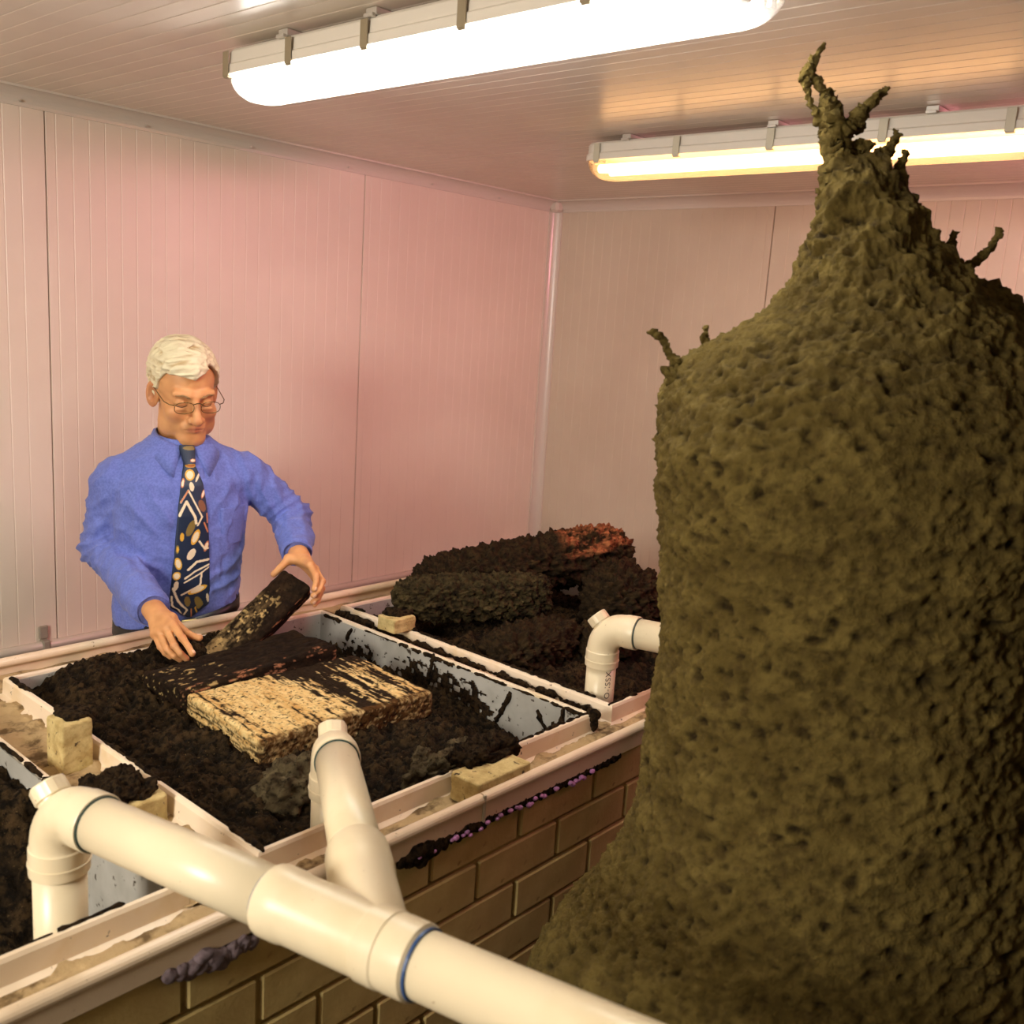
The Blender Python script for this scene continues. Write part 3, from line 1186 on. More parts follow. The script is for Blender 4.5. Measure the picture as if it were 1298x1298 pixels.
# mud tracks climbing the inner wall of the middle tub and edging its lips
XW = 1.690 - 0.0175
TR = [
    [(1.43, 1.002), (1.44, 0.975), (1.455, 0.945), (1.47, 0.915)],
    [(1.345, 0.985), (1.330, 0.962), (1.305, 0.938), (1.292, 0.920)],
    [(1.27, 1.012), (1.272, 0.985), (1.288, 0.950), (1.292, 0.915)],
    [(1.298, 0.972), (1.291, 0.955)],
    [(1.235, 0.985), (1.232, 0.965)],
    [(1.70, 1.008), (1.70, 0.985), (1.705, 0.96), (1.712, 0.93)],
    [(2.02, 1.006), (2.03, 0.99), (2.04, 0.965)],
]
for i, t in enumerate(TR):
    v, f = mud_rope([(XW, y, z) for y, z in t], 0.0058, 40 + i)
    obj('mud_track', v, f, M_MUD, tm, True)


def lip_mud(p0, p1, seed, r=0.0042, dens=0.6, n=40):
    p0, p1 = np.asarray(p0, float), np.asarray(p1, float)
    if dens >= 1:
        n_ = 24
        return mud_rope([p0 + (p1 - p0) * k_ / n_ for k_ in range(n_ + 1)], [r * random.Random(seed + k_).uniform(0.45, 1.15) for k_ in range(n_ + 1)], seed, 8, 0.005, 0.7)
    out = []
    L = np.linalg.norm(p1 - p0)
    k = max(2, int(L / 0.03))
    q = random.Random(seed)
    a = 0.0
    while a < 1:
        b = min(1, a + q.uniform(0.03, 0.14))
        if q.random() < dens:
            rr = r * q.uniform(0.6, 1.3)
            out.append(mud_rope([p0 + (p1 - p0) * a, p0 + (p1 - p0) * (a + b) / 2, p0 + (p1 - p0) * b], rr, seed + int(a * 100), 6, 0.006))
        a = b + q.uniform(0.0, 0.02)
    return join(out)


x0, x1 = TUBS[1]
v, f = lip_mud((x0 + 0.011, UY0, 1.020), (x0 + 0.011, UY1, 1.020), 5, 0.0048, 0.8)
stuff(obj('lip_mud', v, f, M_MUD, tm, True))
v, f = lip_mud((x1 - 0.012, UY0, 1.012), (x1 - 0.012, UY1, 1.012), 6, 0.0050, 0.85)
stuff(obj('lip_mud', v, f, M_MUD, tm, True))
v, f = lip_mud((x0 + 0.4, UY0 + 0.011, 1.019), (x1, UY0 + 0.011, 1.019), 7, 0.0055, 0.9)
stuff(obj('lip_mud', v, f, M_MUD, tm, True))
v, f = join([blob((x1 - 0.002, UY0 + 0.004, 1.016), 0.017, 3, 0.5, (1, 1, 0.8)), blob((x1 - 0.004, UY0 - 0.004, 0.998), 0.011, 4, 0.5, (1, 1, 1.4))])
obj('mud_lump', v, f, M_MUD, tm, True)
x0, x1 = TUBS[2]
v, f = lip_mud((x0 + 0.011, UY0, 1.020), (x0 + 0.011, UY1, 1.020), 8, 0.0052, 0.85)
stuff(obj('lip_mud', v, f, M_MUD, tr, True))
v, f = lip_mud((x0, UY0 + 0.011, 1.020), (x1, UY0 + 0.011, 1.020), 9, 0.0052, 0.85)
stuff(obj('lip_mud', v, f, M_MUD, tr, True))
x0, x1 = TUBS[0]
v, f = lip_mud((x1 - 0.012, UY0, 1.018), (x1 - 0.012, UY1, 1.018), 10, 0.006, 0.9)
stuff(obj('lip_mud', v, f, M_MUD, tl, True))
v, f = lip_mud((x0, UY0 + 0.012, 1.020), (x1, UY0 + 0.012, 1.020), 12, 0.004, 0.6)
stuff(obj('lip_mud', v, f, M_MUD, tl, True))
v, f = lip_mud((1.746, UY0 + 0.03, 0.998), (1.746, UY1, 0.998), 31, 0.011, 1.0)
stuff(obj('lip_mud', v, f, M_MUD, tm, True))
# spattered dirt crust on the inner wall: a sheet cut ragged by noise
def crust(y0, y1, z0, z1, xw, seed, dens, parent, name='dirt_crust'):
    ny, nz = int((y1 - y0) / 0.004), int((z1 - z0) / 0.004)
    Y, Z = np.meshgrid(np.linspace(y0, y1, ny), np.linspace(z0, z1, nz), indexing='ij')
    P = np.stack([np.zeros_like(Y), Y, Z], -1)
    n = fbm(P, 75, 3, 0.7, seed)
    edge = np.minimum((Y - y0) / (y1 - y0), (y1 - Y) / (y1 - y0)) * 3
    low = (z1 - Z) / (z1 - z0)
    msk = n * 1.2 + dens * np.clip(low * 1.6, 0, 1) + np.clip(edge, 0, 0.6) - 0.75
    X = xw - 0.0012 - 0.004 * np.clip(msk, 0, 1)
    V = np.stack([X, Y, Z], -1).reshape(-1, 3)
    F = grid_faces(ny, nz)
    keep = (msk.ravel()[F] > 0).all(1)
    F = F[keep]
    u, inv = np.unique(F, return_inverse=True)
    o = obj(name, V[u], inv.reshape(F.shape)[:, ::-1], M_MUD, parent, True)
    return stuff(o)


crust(1.46, 1.86, 0.90, 1.000, XW, 5, 0.75, tm)
crust(1.90, 2.06, 0.90, 0.985, XW, 8, 0.7, tm)
crust(1.95, 2.16, 0.90, 1.005, TUBS[0][1] - 0.0175, 12, 0.6, tl)

# ------------------------------------------------------------------ spacer blocks
E3 = np.eye(3)


def block(lo, hi, label, seed, mud_r, mud_off=(0, 0), mud_h=0.5):
    lo, hi = np.array(lo), np.array(hi)
    c = (lo + hi) / 2
    h = (hi - lo) / 2
    b = empty('spacer_block', (c[0], c[1], lo[2]), label, 'block')
    V, F, _ = rock(c, E3[[2, 0, 1]], (h[2], h[0], h[1]), 0.12, 0.16, 72, 40, 0.0035, 45, 4, seed)
    V[:, 2] = np.maximum(V[:, 2], lo[2])
    obj('block_body', V, F, M_BLOCK, b, True)
    if mud_r:
        V, F, _ = rock((c[0] + mud_off[0], c[1] + mud_off[1], hi[2] + mud_r * 0.05), E3[[2, 0, 1]], (max(mud_r * mud_h, 0.008), h[0] * 1.0, h[1] * 1.0), 0.8, 0.6, 80, 44, max(mud_r * 0.5, 0.012), 75, 4, seed + 5)
        obj('mud_cap', V, F, M_MUD, b, True)
    return b


ZM = ZG + 0.006
block((0.744, 1.715, ZM), (0.804, 1.785, 1.078), 'tall cream block standing in the moat left of the middle tub', 1, 0.012, (0.012, 0.014))
block((0.708, 1.44, ZM), (0.805, 1.55, 1.030), 'cream block half buried in mud behind the left pipe elbow', 2, 0.05, (-0.012, 0.012), 0.45)
block((1.697, 1.875, 1.0215), (1.778, 1.945, 1.060), 'cream block bridging the lips of the middle and right tubs', 3, 0.012, (0.02, 0.02))
block((1.222, 1.106, ZM + 0.004), (1.372, 1.180, 1.036), 'cream block lying in the front moat with dark soil heaped over it', 4, 0.05, (0.035, 0.05), 0.5)

# ------------------------------------------------------------------ wood and clods in the middle tub
C_DARK = np.array(rgb(40, 28, 16))
C_BLK = np.array(rgb(24, 16, 9))
C_YEL = np.array(rgb(226, 196, 130))
C_PINK = np.array(rgb(186, 128, 92))
C_BARK = np.array(rgb(150, 128, 86))
C_RED = np.array(rgb(176, 112, 72))
C_GREY = np.array(rgb(92, 84, 62))


def wood(name, c, axes, dims, label, cat, seed, colfn, amp=0.006, e=(0.18, 0.22), scale=26, res=(120, 90), grain=None, group=None, step=None):
    A = np.asarray(axes, float)
    if step:
        V, F, L = slab_mesh(c, A, dims, 0.008, step, amp, scale, seed)
    else:
        V, F, L = rock(c, axes, dims, e[0], e[1], res[0], res[1], amp, scale, 4, seed)
    q = (V - np.asarray(c)) @ A.T
    if grain:
        Nn = vnormals(V, F)
        g = fbm(q * np.array([grain[0], grain[1], grain[1]]), 1.0, 3, 0.6, seed + 3, True)
        V = V + Nn * (grain[2] * np.clip(g, -1, 0.3))[:, None]
    else:
        g = np.zeros(len(V))
    col = colfn(q, L, V, g)
    o = obj(name, V, F, M_LOG, None, True, col=col)
    tag(o, label, cat, group)
    return o


# slab in the man's hands
SA = np.array([1.5164, 2.1195, 1.1771])
SB = np.array([1.2272, 2.0636, 1.0186])
sd = nrm(SA - SB)
sw = np.array([0.374, -0.827, -0.419])
sw = nrm(sw - sd * (sw @ sd))
sn = np.cross(sd, sw)
if sn[2] < 0:
    sn = -sn
SLW, SLT = 0.092, 0.050
slab_c = (SA + SB) / 2 + sw * SLW / 2 - sn * SLT / 2


def col_slab(q, L, V, g):
    n = fbm(q * np.array([14, 70, 70]), 1, 3, 0.6, 4)
    n2 = fbm(q * np.array([70, 110, 110]), 1, 3, 0.65, 8)
    c = mixc(C_BLK, C_DARK * 1.5, 0.4 + 1.2 * n2 + 0.5 * n)
    left = sstep(0.55, -0.5, q[:, 1] / (SLW / 2)) * sstep(0.09, -0.02, q[:, 0])
    c = mixc(c, C_BARK, np.clip(left * (0.55 + n * 1.6 + n2 * 1.2), 0, 0.9))
    fl = sstep(0.26, 0.40, fbm(q * np.array([70, 130, 130]), 1, 2, 0.6, 15)) * sstep(0.15, 0.05, np.abs(q[:, 0] + 0.02)) * sstep(0.03, 0.0, q[:, 1])
    c = mixc(c, C_YEL * 0.8, fl * 0.85)
    pk = sstep(0.16, 0.3, fbm(q * np.array([42, 130, 130]), 1, 3, 0.6, 19)) * (np.abs(q[:, 1] - SLW * 0.48) < 0.02) * (np.abs(q[:, 2]) < 0.022)
    return mixc(c, C_PINK, pk * 0.8)


wood('split_slab', slab_c, np.array([sd, sw, sn]), (np.linalg.norm(SA - SB) / 2, SLW / 2, SLT / 2), 'dark tilted wood slab with pale bark held in both hands', 'wood', 5, col_slab, 0.004, scale=30, grain=(18, 70, 0.004), step=0.003)


def col_flat(q, L, V, g):
    n2 = fbm(q * np.array([60, 100, 100]), 1, 3, 0.65, 28)
    c = mixc(C_BLK, C_DARK * 1.3, 0.4 + 1.1 * n2)
    pk = sstep(0.24, 0.36, fbm(q * np.array([30, 120, 120]), 1, 3, 0.6, 33)) * sstep(-0.06, -0.075, q[:, 1]) * sstep(-0.014, -0.006, q[:, 2])
    c = mixc(c, C_PINK, pk * 0.8)
    ye = sstep(0.28, 0.40, fbm(q * np.array([55, 120, 120]), 1, 3, 0.6, 37)) * sstep(-0.02, -0.1, q[:, 0])
    return mixc(c, C_YEL * 0.7, ye * 0.8)


wood('split_slab', (1.265, 1.915, 1.008), np.array([[0.995, 0.06, 0.02], [-0.06, 0.997, -0.03], [-0.02, 0.03, 0.999]]), (0.215, 0.085, 0.032), 'flat dark wood slab lying in soil under the held slab', 'wood', 6, col_flat, 0.006, scale=24, grain=(12, 60, 0.006), step=0.0035)


def col_yellow(q, L, V, g):
    # q: 0 along the grain (world Y), 1 along world X
    n = fbm(q * np.array([9, 130, 130]), 1, 3, 0.65, 44)
    n2 = fbm(q * np.array([60, 150, 150]), 1, 3, 0.65, 45)
    n3 = fbm(q * np.array([4, 40, 40]), 1, 2, 0.5, 46)
    d = -0.05 + 0.62 * sstep(-0.06, 0.05, q[:, 1]) - 0.34 * sstep(0.11, 0.16, q[:, 1])
    d = d + 0.5 * sstep(0.05, 0.12, q[:, 0]) * sstep(-0.12, 0.0, q[:, 1])
    c = mixc(rgb(232, 208, 148), rgb(202, 158, 92), 0.5 + n2 + 0.4 * n3)
    m = np.clip((n * 1.1 + n2 * 0.7 + n3 * 0.4 + d - 0.30) * 7, 0, 1)
    front = np.clip((-q[:, 0] - 0.128) / 0.008, 0, 1)
    c = mixc(c, C_DARK, m)
    c = mixc(c, rgb(84, 56, 26), front * np.clip(0.8 + n2, 0, 1))
    side = np.clip((-q[:, 1] - 0.195) / 0.01, 0, 1) * np.clip((-q[:, 2] + 0.020) / 0.006, 0, 1)
    ls = np.clip(np.sin(q[:, 2] * 800 + 5 * n + 4 * n2) * 2, 0, 1)
    return mixc(c, C_DARK, side * ls * 0.85)


wood('split_log', (1.275, 1.665, 0.997), np.array([[0.03, 0.999, 0.02], [0.995, -0.05, 0.0], [0.0, -0.02, 0.999]]), (0.146, 0.222, 0.030), 'pale yellow split log streaked with dark soil along its grain', 'wood', 7, col_yellow, 0.005, scale=20, grain=(6, 95, 0.007), step=0.0032)


def col_clod(q, L, V, g):
    n = fbm(V, 60, 3, 0.6, 52)
    return mixc(rgb(44, 34, 20), rgb(104, 92, 66), 0.45 + n)


def clod(c, r, label, seed, colfn=col_clod, amp=0.3, sq=(1, 1, 1), e=(1, 1), res=(72, 48), cat='clod', name='soil_clod', scale=None):
    V, F, L = rock(c, E3[[2, 0, 1]], (r * sq[2], r * sq[0], r * sq[1]), e[0], e[1], res[0], res[1], r * amp, scale or 2.2 / r, 5, seed)
    q = V - np.asarray(c)
    o = obj(name, V, F, M_LOG, None, True, col=colfn(q, L, V, None))
    tag(o, label, cat)
    return o


clod((1.035, 1.40, 0.975), 0.062, 'grey porous clod beside the upright pipe of the middle tub', 61, amp=0.5, scale=60)
clod((1.30, 1.335, 0.985), 0.024, 'small grey flake of nest crust on the soil right of the branch pipe', 62, amp=0.4, sq=(1, 0.7, 0.9))
clod((1.275, 1.270, 0.98), 0.05, 'dark crumbly clod behind the block in the front moat', 63, amp=0.5, scale=60, sq=(1.5, 0.7, 0.8))
clod((1.40, 1.31, 0.955), 0.055, 'wide dark clod near the front right corner of the middle tub', 64, amp=0.5, scale=50, sq=(1.2, 0.9, 0.7))

# ------------------------------------------------------------------ crusted logs in the right tub
def col_crust(q, L, V, g):
    n = fbm(V, 70, 4, 0.6, 72)
    n2 = fbm(V, 14, 2, 0.5, 75)
    return mixc(rgb(26, 20, 10), rgb(84, 72, 44), 0.38 + 0.8 * n + 0.3 * n2)


def col_dark(q, L, V, g):
    n = fbm(V, 70, 4, 0.6, 82)
    return mixc(rgb(24, 17, 9), rgb(66, 50, 28), 0.4 + 0.9 * n)


def col_red(q, L, V, g):
    c = col_dark(q, L, V, g)
    m = fbm(q * np.array([14, 40, 40]), 1, 3, 0.6, 88)
    msk = np.clip((m + 0.25) * 4, 0, 1) * np.clip((q[:, 0] - 0.10) / 0.05, 0, 1) * np.clip((q[:, 2] - 0.020) / 0.02, 0, 1)
    st = fbm(q * np.array([20, 140, 140]), 1, 2, 0.5, 89)
    return mixc(c, mixc(C_RED, rgb(104, 58, 34), 0.45 + 1.3 * st), msk)


ax = nrm((0.83, -0.55, 0.03))
ay = nrm(np.cross((0, 0, 1), ax))
az = np.cross(ax, ay)
wood('crusted_log', (1.975, 1.85, 1.085), np.array([ax, ay, az]), (0.225, 0.062, 0.062), 'long grey-brown crusted log at the front of the heap', 'log', 91, col_crust, 0.024, (0.4, 0.75), 75, (220, 200))
bx = nrm((0.86, -0.48, 0.16))
by = nrm(np.cross((0, 0, 1), bx))
bz = np.cross(bx, by)
wood('crusted_log', (2.325, 1.965, 1.100), np.array([bx, by, bz]), (0.36, 0.10, 0.085), 'largest log of the heap with bare orange wood on its upper end', 'log', 92, col_red, 0.034, (0.5, 0.85), 60, (220, 220))
clod((2.36, 1.60, 1.06), 0.115, 'rounded dark crusted lump at the right end of the heap', 93, col_dark, 0.36, (1.15, 1, 0.95), (0.9, 0.9), (180, 130), 'log', 'crusted_log', 60)
clod((1.98, 1.62, 1.0), 0.085, 'low dark crumbling log beneath the long crusted log', 94, col_dark, 0.4, (2.0, 1.0, 0.75), (0.8, 0.8), (200, 120), 'log', 'crusted_log', 60)
clod((2.18, 1.52, 1.0), 0.075, 'dark clod behind the capped elbow in the right tub', 95, col_dark, 0.45, (1.3, 1, 0.8), (1, 1), (110, 80), scale=48)
clod((2.52, 1.75, 1.04), 0.10, 'dark clod at the far right of the heap against the mound', 96, col_dark, 0.4, (1, 1, 1), (1, 1), (110, 80), scale=48)

# ------------------------------------------------------------------ the termite mound
PROF = [(1.512, 0.662, 2.135, 0.003), (1.512, 0.662, 2.128, 0.022), (1.514, 0.659, 2.1, 0.045), (1.516, 0.648, 2.068, 0.058), (1.516, 0.638, 2.036, 0.072), (1.519, 0.626, 2.007, 0.098), (1.526, 0.61, 1.968, 0.120), (1.529, 0.597, 1.929, 0.155), (1.525, 0.594, 1.893, 0.191),
        (1.511, 0.6, 1.861, 0.232), (1.496, 0.609, 1.828, 0.272), (1.493, 0.602, 1.790, 0.300), (1.484, 0.595, 1.740, 0.318), (1.473, 0.587, 1.692, 0.320), (1.463, 0.574, 1.609, 0.311), (1.448, 0.556, 1.491, 0.294),
        (1.431, 0.541, 1.372, 0.292), (1.411, 0.529, 1.253, 0.297), (1.39, 0.519, 1.134, 0.302), (1.376, 0.517, 1.074, 0.312), (1.36, 0.518, 1.014, 0.323), (1.346, 0.516, 0.954, 0.360), (1.332, 0.515, 0.894, 0.403),
        (1.316, 0.500, 0.822, 0.440), (1.31, 0.47, 0.715, 0.475), (1.30, 0.44, 0.477, 0.50), (1.30, 0.43, 0.2, 0.515), (1.30, 0.43, 0.0, 0.53)]
pf = np.array(PROF)[::-1]
s = np.concatenate([[0], np.cumsum(np.linalg.norm(np.diff(pf[:, [2, 3]], axis=0), axis=1))])
NZ, NA = 560, 460
ss = np.linspace(0, s[-1], NZ)
pp = np.stack([np.interp(ss, s, pf[:, k]) for k in range(4)], 1)
ker = np.ones(21) / 21
for k in range(4):
    pp[10:-10, k] = np.convolve(pp[:, k], ker, 'valid')
an = np.linspace(0, 2 * np.pi, NA, endpoint=False)
V = np.stack([pp[:, 0:1] + pp[:, 3:4] * np.cos(an), pp[:, 1:2] + pp[:, 3:4] * np.sin(an), np.broadcast_to(pp[:, 2:3], (NZ, NA))], -1).reshape(-1, 3)
F = grid_faces(NZ, NA, True)
Nn = vnormals(V, F)
up = np.clip((V[:, 2] - 1.86) / 0.2, 0, 1)
d1 = fbm(V, 6, 3, 0.5, 101)
d2 = fbm(V, 26, 4, 0.6, 103)
d3 = fbm(V, 75, 3, 0.6, 105)
d4 = fbm(V * np.array([1, 1, 0.45]), 22, 3, 0.55, 107, True)
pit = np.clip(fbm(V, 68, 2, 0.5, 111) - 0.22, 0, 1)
d5 = fbm(V, 130, 2, 0.6, 109)
disp = 0.016 * d1 + 0.009 * d2 + 0.0085 * d3 + 0.0045 * d5 + up * 0.030 * d4 - 0.016 * pit * (1 - 0.5 * up)
foot = np.clip(V[:, 2] / 0.05, 0, 1)
V = V + Nn * (disp * foot)[:, None]
V[:, 2] = np.maximum(V[:, 2], 0)
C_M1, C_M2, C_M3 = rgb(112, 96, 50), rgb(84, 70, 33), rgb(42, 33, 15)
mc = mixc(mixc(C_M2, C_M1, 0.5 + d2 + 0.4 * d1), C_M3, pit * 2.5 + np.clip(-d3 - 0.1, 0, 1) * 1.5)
mound = empty('termite_mound', (1.30, 0.43, 0), 'tall olive earth mound with ragged spires on its top in the right foreground', 'mound')
obj('mound_body', V, F, M_MOUND, mound, True, col=mc)
CH = {
    'main': ([(1.501, 0.656, 2.040), (1.490, 0.677, 2.068), (1.492, 0.687, 2.108), (1.495, 0.693, 2.143), (1.495, 0.702, 2.171), (1.493, 0.712, 2.200), (1.494, 0.717, 2.220), (1.490, 0.726, 2.237)], [.036, .028, .022, .019, .019, .015, .011, .006]),
    'lstr': ([(1.484, 0.715, 2.173), (1.481, 0.725, 2.196), (1.475, 0.737, 2.215), (1.474, 0.746, 2.241), (1.470, 0.754, 2.255), (1.482, 0.747, 2.273), (1.487, 0.746, 2.291), (1.499, 0.737, 2.308)], [.008, .006, .0045, .0045, .007, .0085, .005, .004]),
    'rstr': ([(1.491, 0.721, 2.223), (1.490, 0.727, 2.237), (1.486, 0.735, 2.249), (1.482, 0.743, 2.260), (1.475, 0.751, 2.261)], [.008, .006, .006, .006, .006]),
    'br': ([(1.498, 0.696, 2.160), (1.512, 0.687, 2.187), (1.525, 0.678, 2.206), (1.535, 0.671, 2.224), (1.546, 0.662, 2.237), (1.557, 0.653, 2.248)], [.014, .013, .011, .009, .007, .004]),
    'knob': ([(1.512, 0.687, 2.187), (1.520, 0.677, 2.185), (1.526, 0.673, 2.194)], [.010, .009, .007]),
    's2': ([(1.496, 0.682, 2.108), (1.511, 0.674, 2.138), (1.525, 0.664, 2.157), (1.531, 0.658, 2.165)], [.016, .011, .008, .005]),
    's2b': ([(1.509, 0.681, 2.155), (1.520, 0.671, 2.164), (1.530, 0.659, 2.163)], [.007, .006, .004]),
    's3': ([(1.510, 0.658, 2.070), (1.525, 0.650, 2.110), (1.538, 0.644, 2.138), (1.546, 0.639, 2.156), (1.558, 0.631, 2.174), (1.559, 0.634, 2.187)], [.022, .018, .013, .009, .005, .003]),
    's4': ([(1.545, 0.609, 2.050), (1.553, 0.615, 2.102), (1.555, 0.620, 2.125), (1.562, 0.617, 2.146), (1.564, 0.619, 2.159)], [.016, .012, .010, .006, .003]),
    's5': ([(1.525, 0.630, 2.050), (1.532, 0.634, 2.090), (1.540, 0.632, 2.110)], [.024, .020, .010]),
    'nubl': ([(1.490, 0.681, 2.079), (1.478, 0.695, 2.084), (1.467, 0.709, 2.088)], [.012, .008, .004]),
    'nubl2': ([(1.479, 0.674, 2.015), (1.467, 0.692, 2.025), (1.458, 0.705, 2.040)], [.014, .008, .005]),
    'nubr': ([(1.547, 0.606, 2.044), (1.557, 0.595, 2.050), (1.566, 0.588, 2.059)], [.012, .008, .004]),
    'r1': ([(1.586, 0.545, 1.985), (1.597, 0.541, 2.020), (1.602, 0.540, 2.038)], [.010, .006, .006]),
    'r2': ([(1.600, 0.525, 1.981), (1.620, 0.508, 1.997), (1.635, 0.496, 2.016), (1.642, 0.493, 2.030), (1.650, 0.488, 2.049)], [.010, .006, .006, .006, .005]),
    'sl1': ([(1.297, 0.817, 1.785), (1.300, 0.822, 1.818), (1.293, 0.833, 1.829), (1.290, 0.841, 1.849), (1.283, 0.851, 1.855), (1.276, 0.861, 1.861)], [.016, .008, .006, .0055, .006, .005]),
    'sl2': ([(1.330, 0.787, 1.815), (1.334, 0.789, 1.837), (1.332, 0.795, 1.855), (1.335, 0.798, 1.874)], [.012, .007, .0055, .0035]),
    'sl2b': ([(1.334, 0.789, 1.842), (1.328, 0.801, 1.859)], [.006, .004]),
    'sl3': ([(1.306, 0.808, 1.795), (1.281, 0.839, 1.803)], [.012, .005]),
    'c1': ([(1.520, 0.655, 2.02), (1.512, 0.662, 2.07), (1.508, 0.668, 2.115)], [.03, .024, .012]),
    'c2': ([(1.545, 0.622, 2.01), (1.540, 0.628, 2.06), (1.530, 0.640, 2.10)], [.026, .020, .010]),
    'c3': ([(1.500, 0.660, 2.02), (1.520, 0.640, 2.05), (1.548, 0.620, 2.075)], [.012, .012, .008]),
    'c4': ([(1.490, 0.660, 1.99), (1.515, 0.642, 2.02), (1.548, 0.610, 2.03)], [.014, .014, .010]),
    'c5': ([(1.500, 0.690, 2.00), (1.490, 0.680, 2.03), (1.500, 0.672, 2.09)], [.016, .016, .010]),
    'ridge': ([(1.300, 0.800, 1.775), (1.330, 0.782, 1.815), (1.365, 0.760, 1.825)], [.018, .012, .014]),
    'rr': ([(1.610, 0.50, 1.94), (1.632, 0.473, 1.927), (1.648, 0.446, 1.896), (1.660, 0.431, 1.880)], [.03, .028, .026, .02]),
}
for i, (k, (pts, rad)) in enumerate(CH.items()):
    v, f = mud_rope(pts, rad, 300 + i, 18, 0.0016, 0.20)
    vn_ = fbm(v, 210, 2, 0.6, 340 + i)
    vo_ = np.stack([fbm(v + 5.0 * k, 90, 3, 0.65, 350 + i) for k in (1, 2, 3)], 1)
    v = v + vo_ * 0.006
    n_ = fbm(v, 120, 3, 0.6, 320 + i)
    o = obj('spire', v, f, M_MOUND, mound, True, col=mixc(C_M2, C_M1, 0.5 + n_))

# ------------------------------------------------------------------ the man
PO = np.array([1.40, 2.47, 0.0])
LX = np.array([0.9659, -0.2588, 0.0])
LY = np.array([0.2588, 0.9659, 0.0])
BASIS = np.stack([LX, LY, [0, 0, 1.0]])          # rows: his left, his back, up


def to_world(q):
    return PO + np.asarray(q, float) @ BASIS


M_SKIN = mk('skin', rgb(214, 156, 106), 0.5, attr=True, bump=0.12, bscale=260, bdist=0.0008, sss=0.12)
M_HAIR = mk('silver_hair', rgb(232, 220, 180), 0.45, attr=True)
M_BROW = mk('eyebrow_hair', rgb(150, 116, 76), 0.7)
M_LASH = mk('lash_dark', rgb(70, 44, 28), 0.6)
M_SHIRT = mk('blue_cotton', rgb(106, 122, 200), 0.8, c2=rgb(94, 109, 186), vscale=160, vdetail=2, bump=0.15, bscale=500, bdist=0.0006, sheen=0.15)
M_TIE = mk('printed_silk', rgb(20, 36, 60), 0.5, attr=True)
M_TROU = mk('black_trousers', rgb(26, 22, 20), 0.85, bump=0.2, bscale=300, bdist=0.001)
M_LEATHER = mk('black_leather', rgb(22, 18, 16), 0.4)
M_WIRE = mk('wire_frame', rgb(120, 104, 70), 0.25, metal=1.0)
M_LENS = diffuser('spectacle_lens', (1, 1, 1), 1.0, 0.02, 0.015)
M_BUTTON = mk('shirt_button', rgb(170, 180, 220), 0.35)
M_NAIL = mk('nail', rgb(232, 190, 156), 0.35)
M_BUCKLE = mk('buckle', rgb(200, 180, 120), 0.3, metal=1.0)

man = empty('person', tuple(PO), 'white-haired person in glasses, blue shirt and patterned tie, holding a wood slab', 'person')

# --- head, in its own frame: eyes at z = 0, face towards -y
HS = 1.05
H0 = np.array([0.022, -0.004, 1.622])
PITCH = math.radians(16)
YAW = math.radians(3)
ROLL = math.radians(-2)


def rotm():
    cx, sx = math.cos(PITCH), math.sin(PITCH)
    # nod forward: top of the head goes towards -y
    Rx = np.array([[1, 0, 0], [0, cx, -sx], [0, sx, cx]])
    cz, sz = math.cos(YAW), math.sin(YAW)
    Rz = np.array([[cz, -sz, 0], [sz, cz, 0], [0, 0, 1]])
    cy, sy = math.cos(ROLL), math.sin(ROLL)
    Ry = np.array([[cy, 0, sy], [0, 1, 0], [-sy, 0, cy]])
    return Rz @ Rx @ Ry


HR = rotm()


def head_to_world(q):
    return to_world(H0 + (np.asarray(q, float) * HS) @ HR.T)


def body_to_head(q):
    return ((np.asarray(q, float) - H0) @ HR) / HS


NECK_A = np.array([0.0, 0.034, -0.050])
NECK_B = body_to_head((0.010, 0.018, 1.40))


def sd_skull(P):
    d = s_ell(P, (0, 0.014, 0.036), (0.0765, 0.096, 0.086))
    d = smin(d, s_ell(P, (0, -0.030, -0.030), (0.064, 0.060, 0.086)), 0.02)
    return d


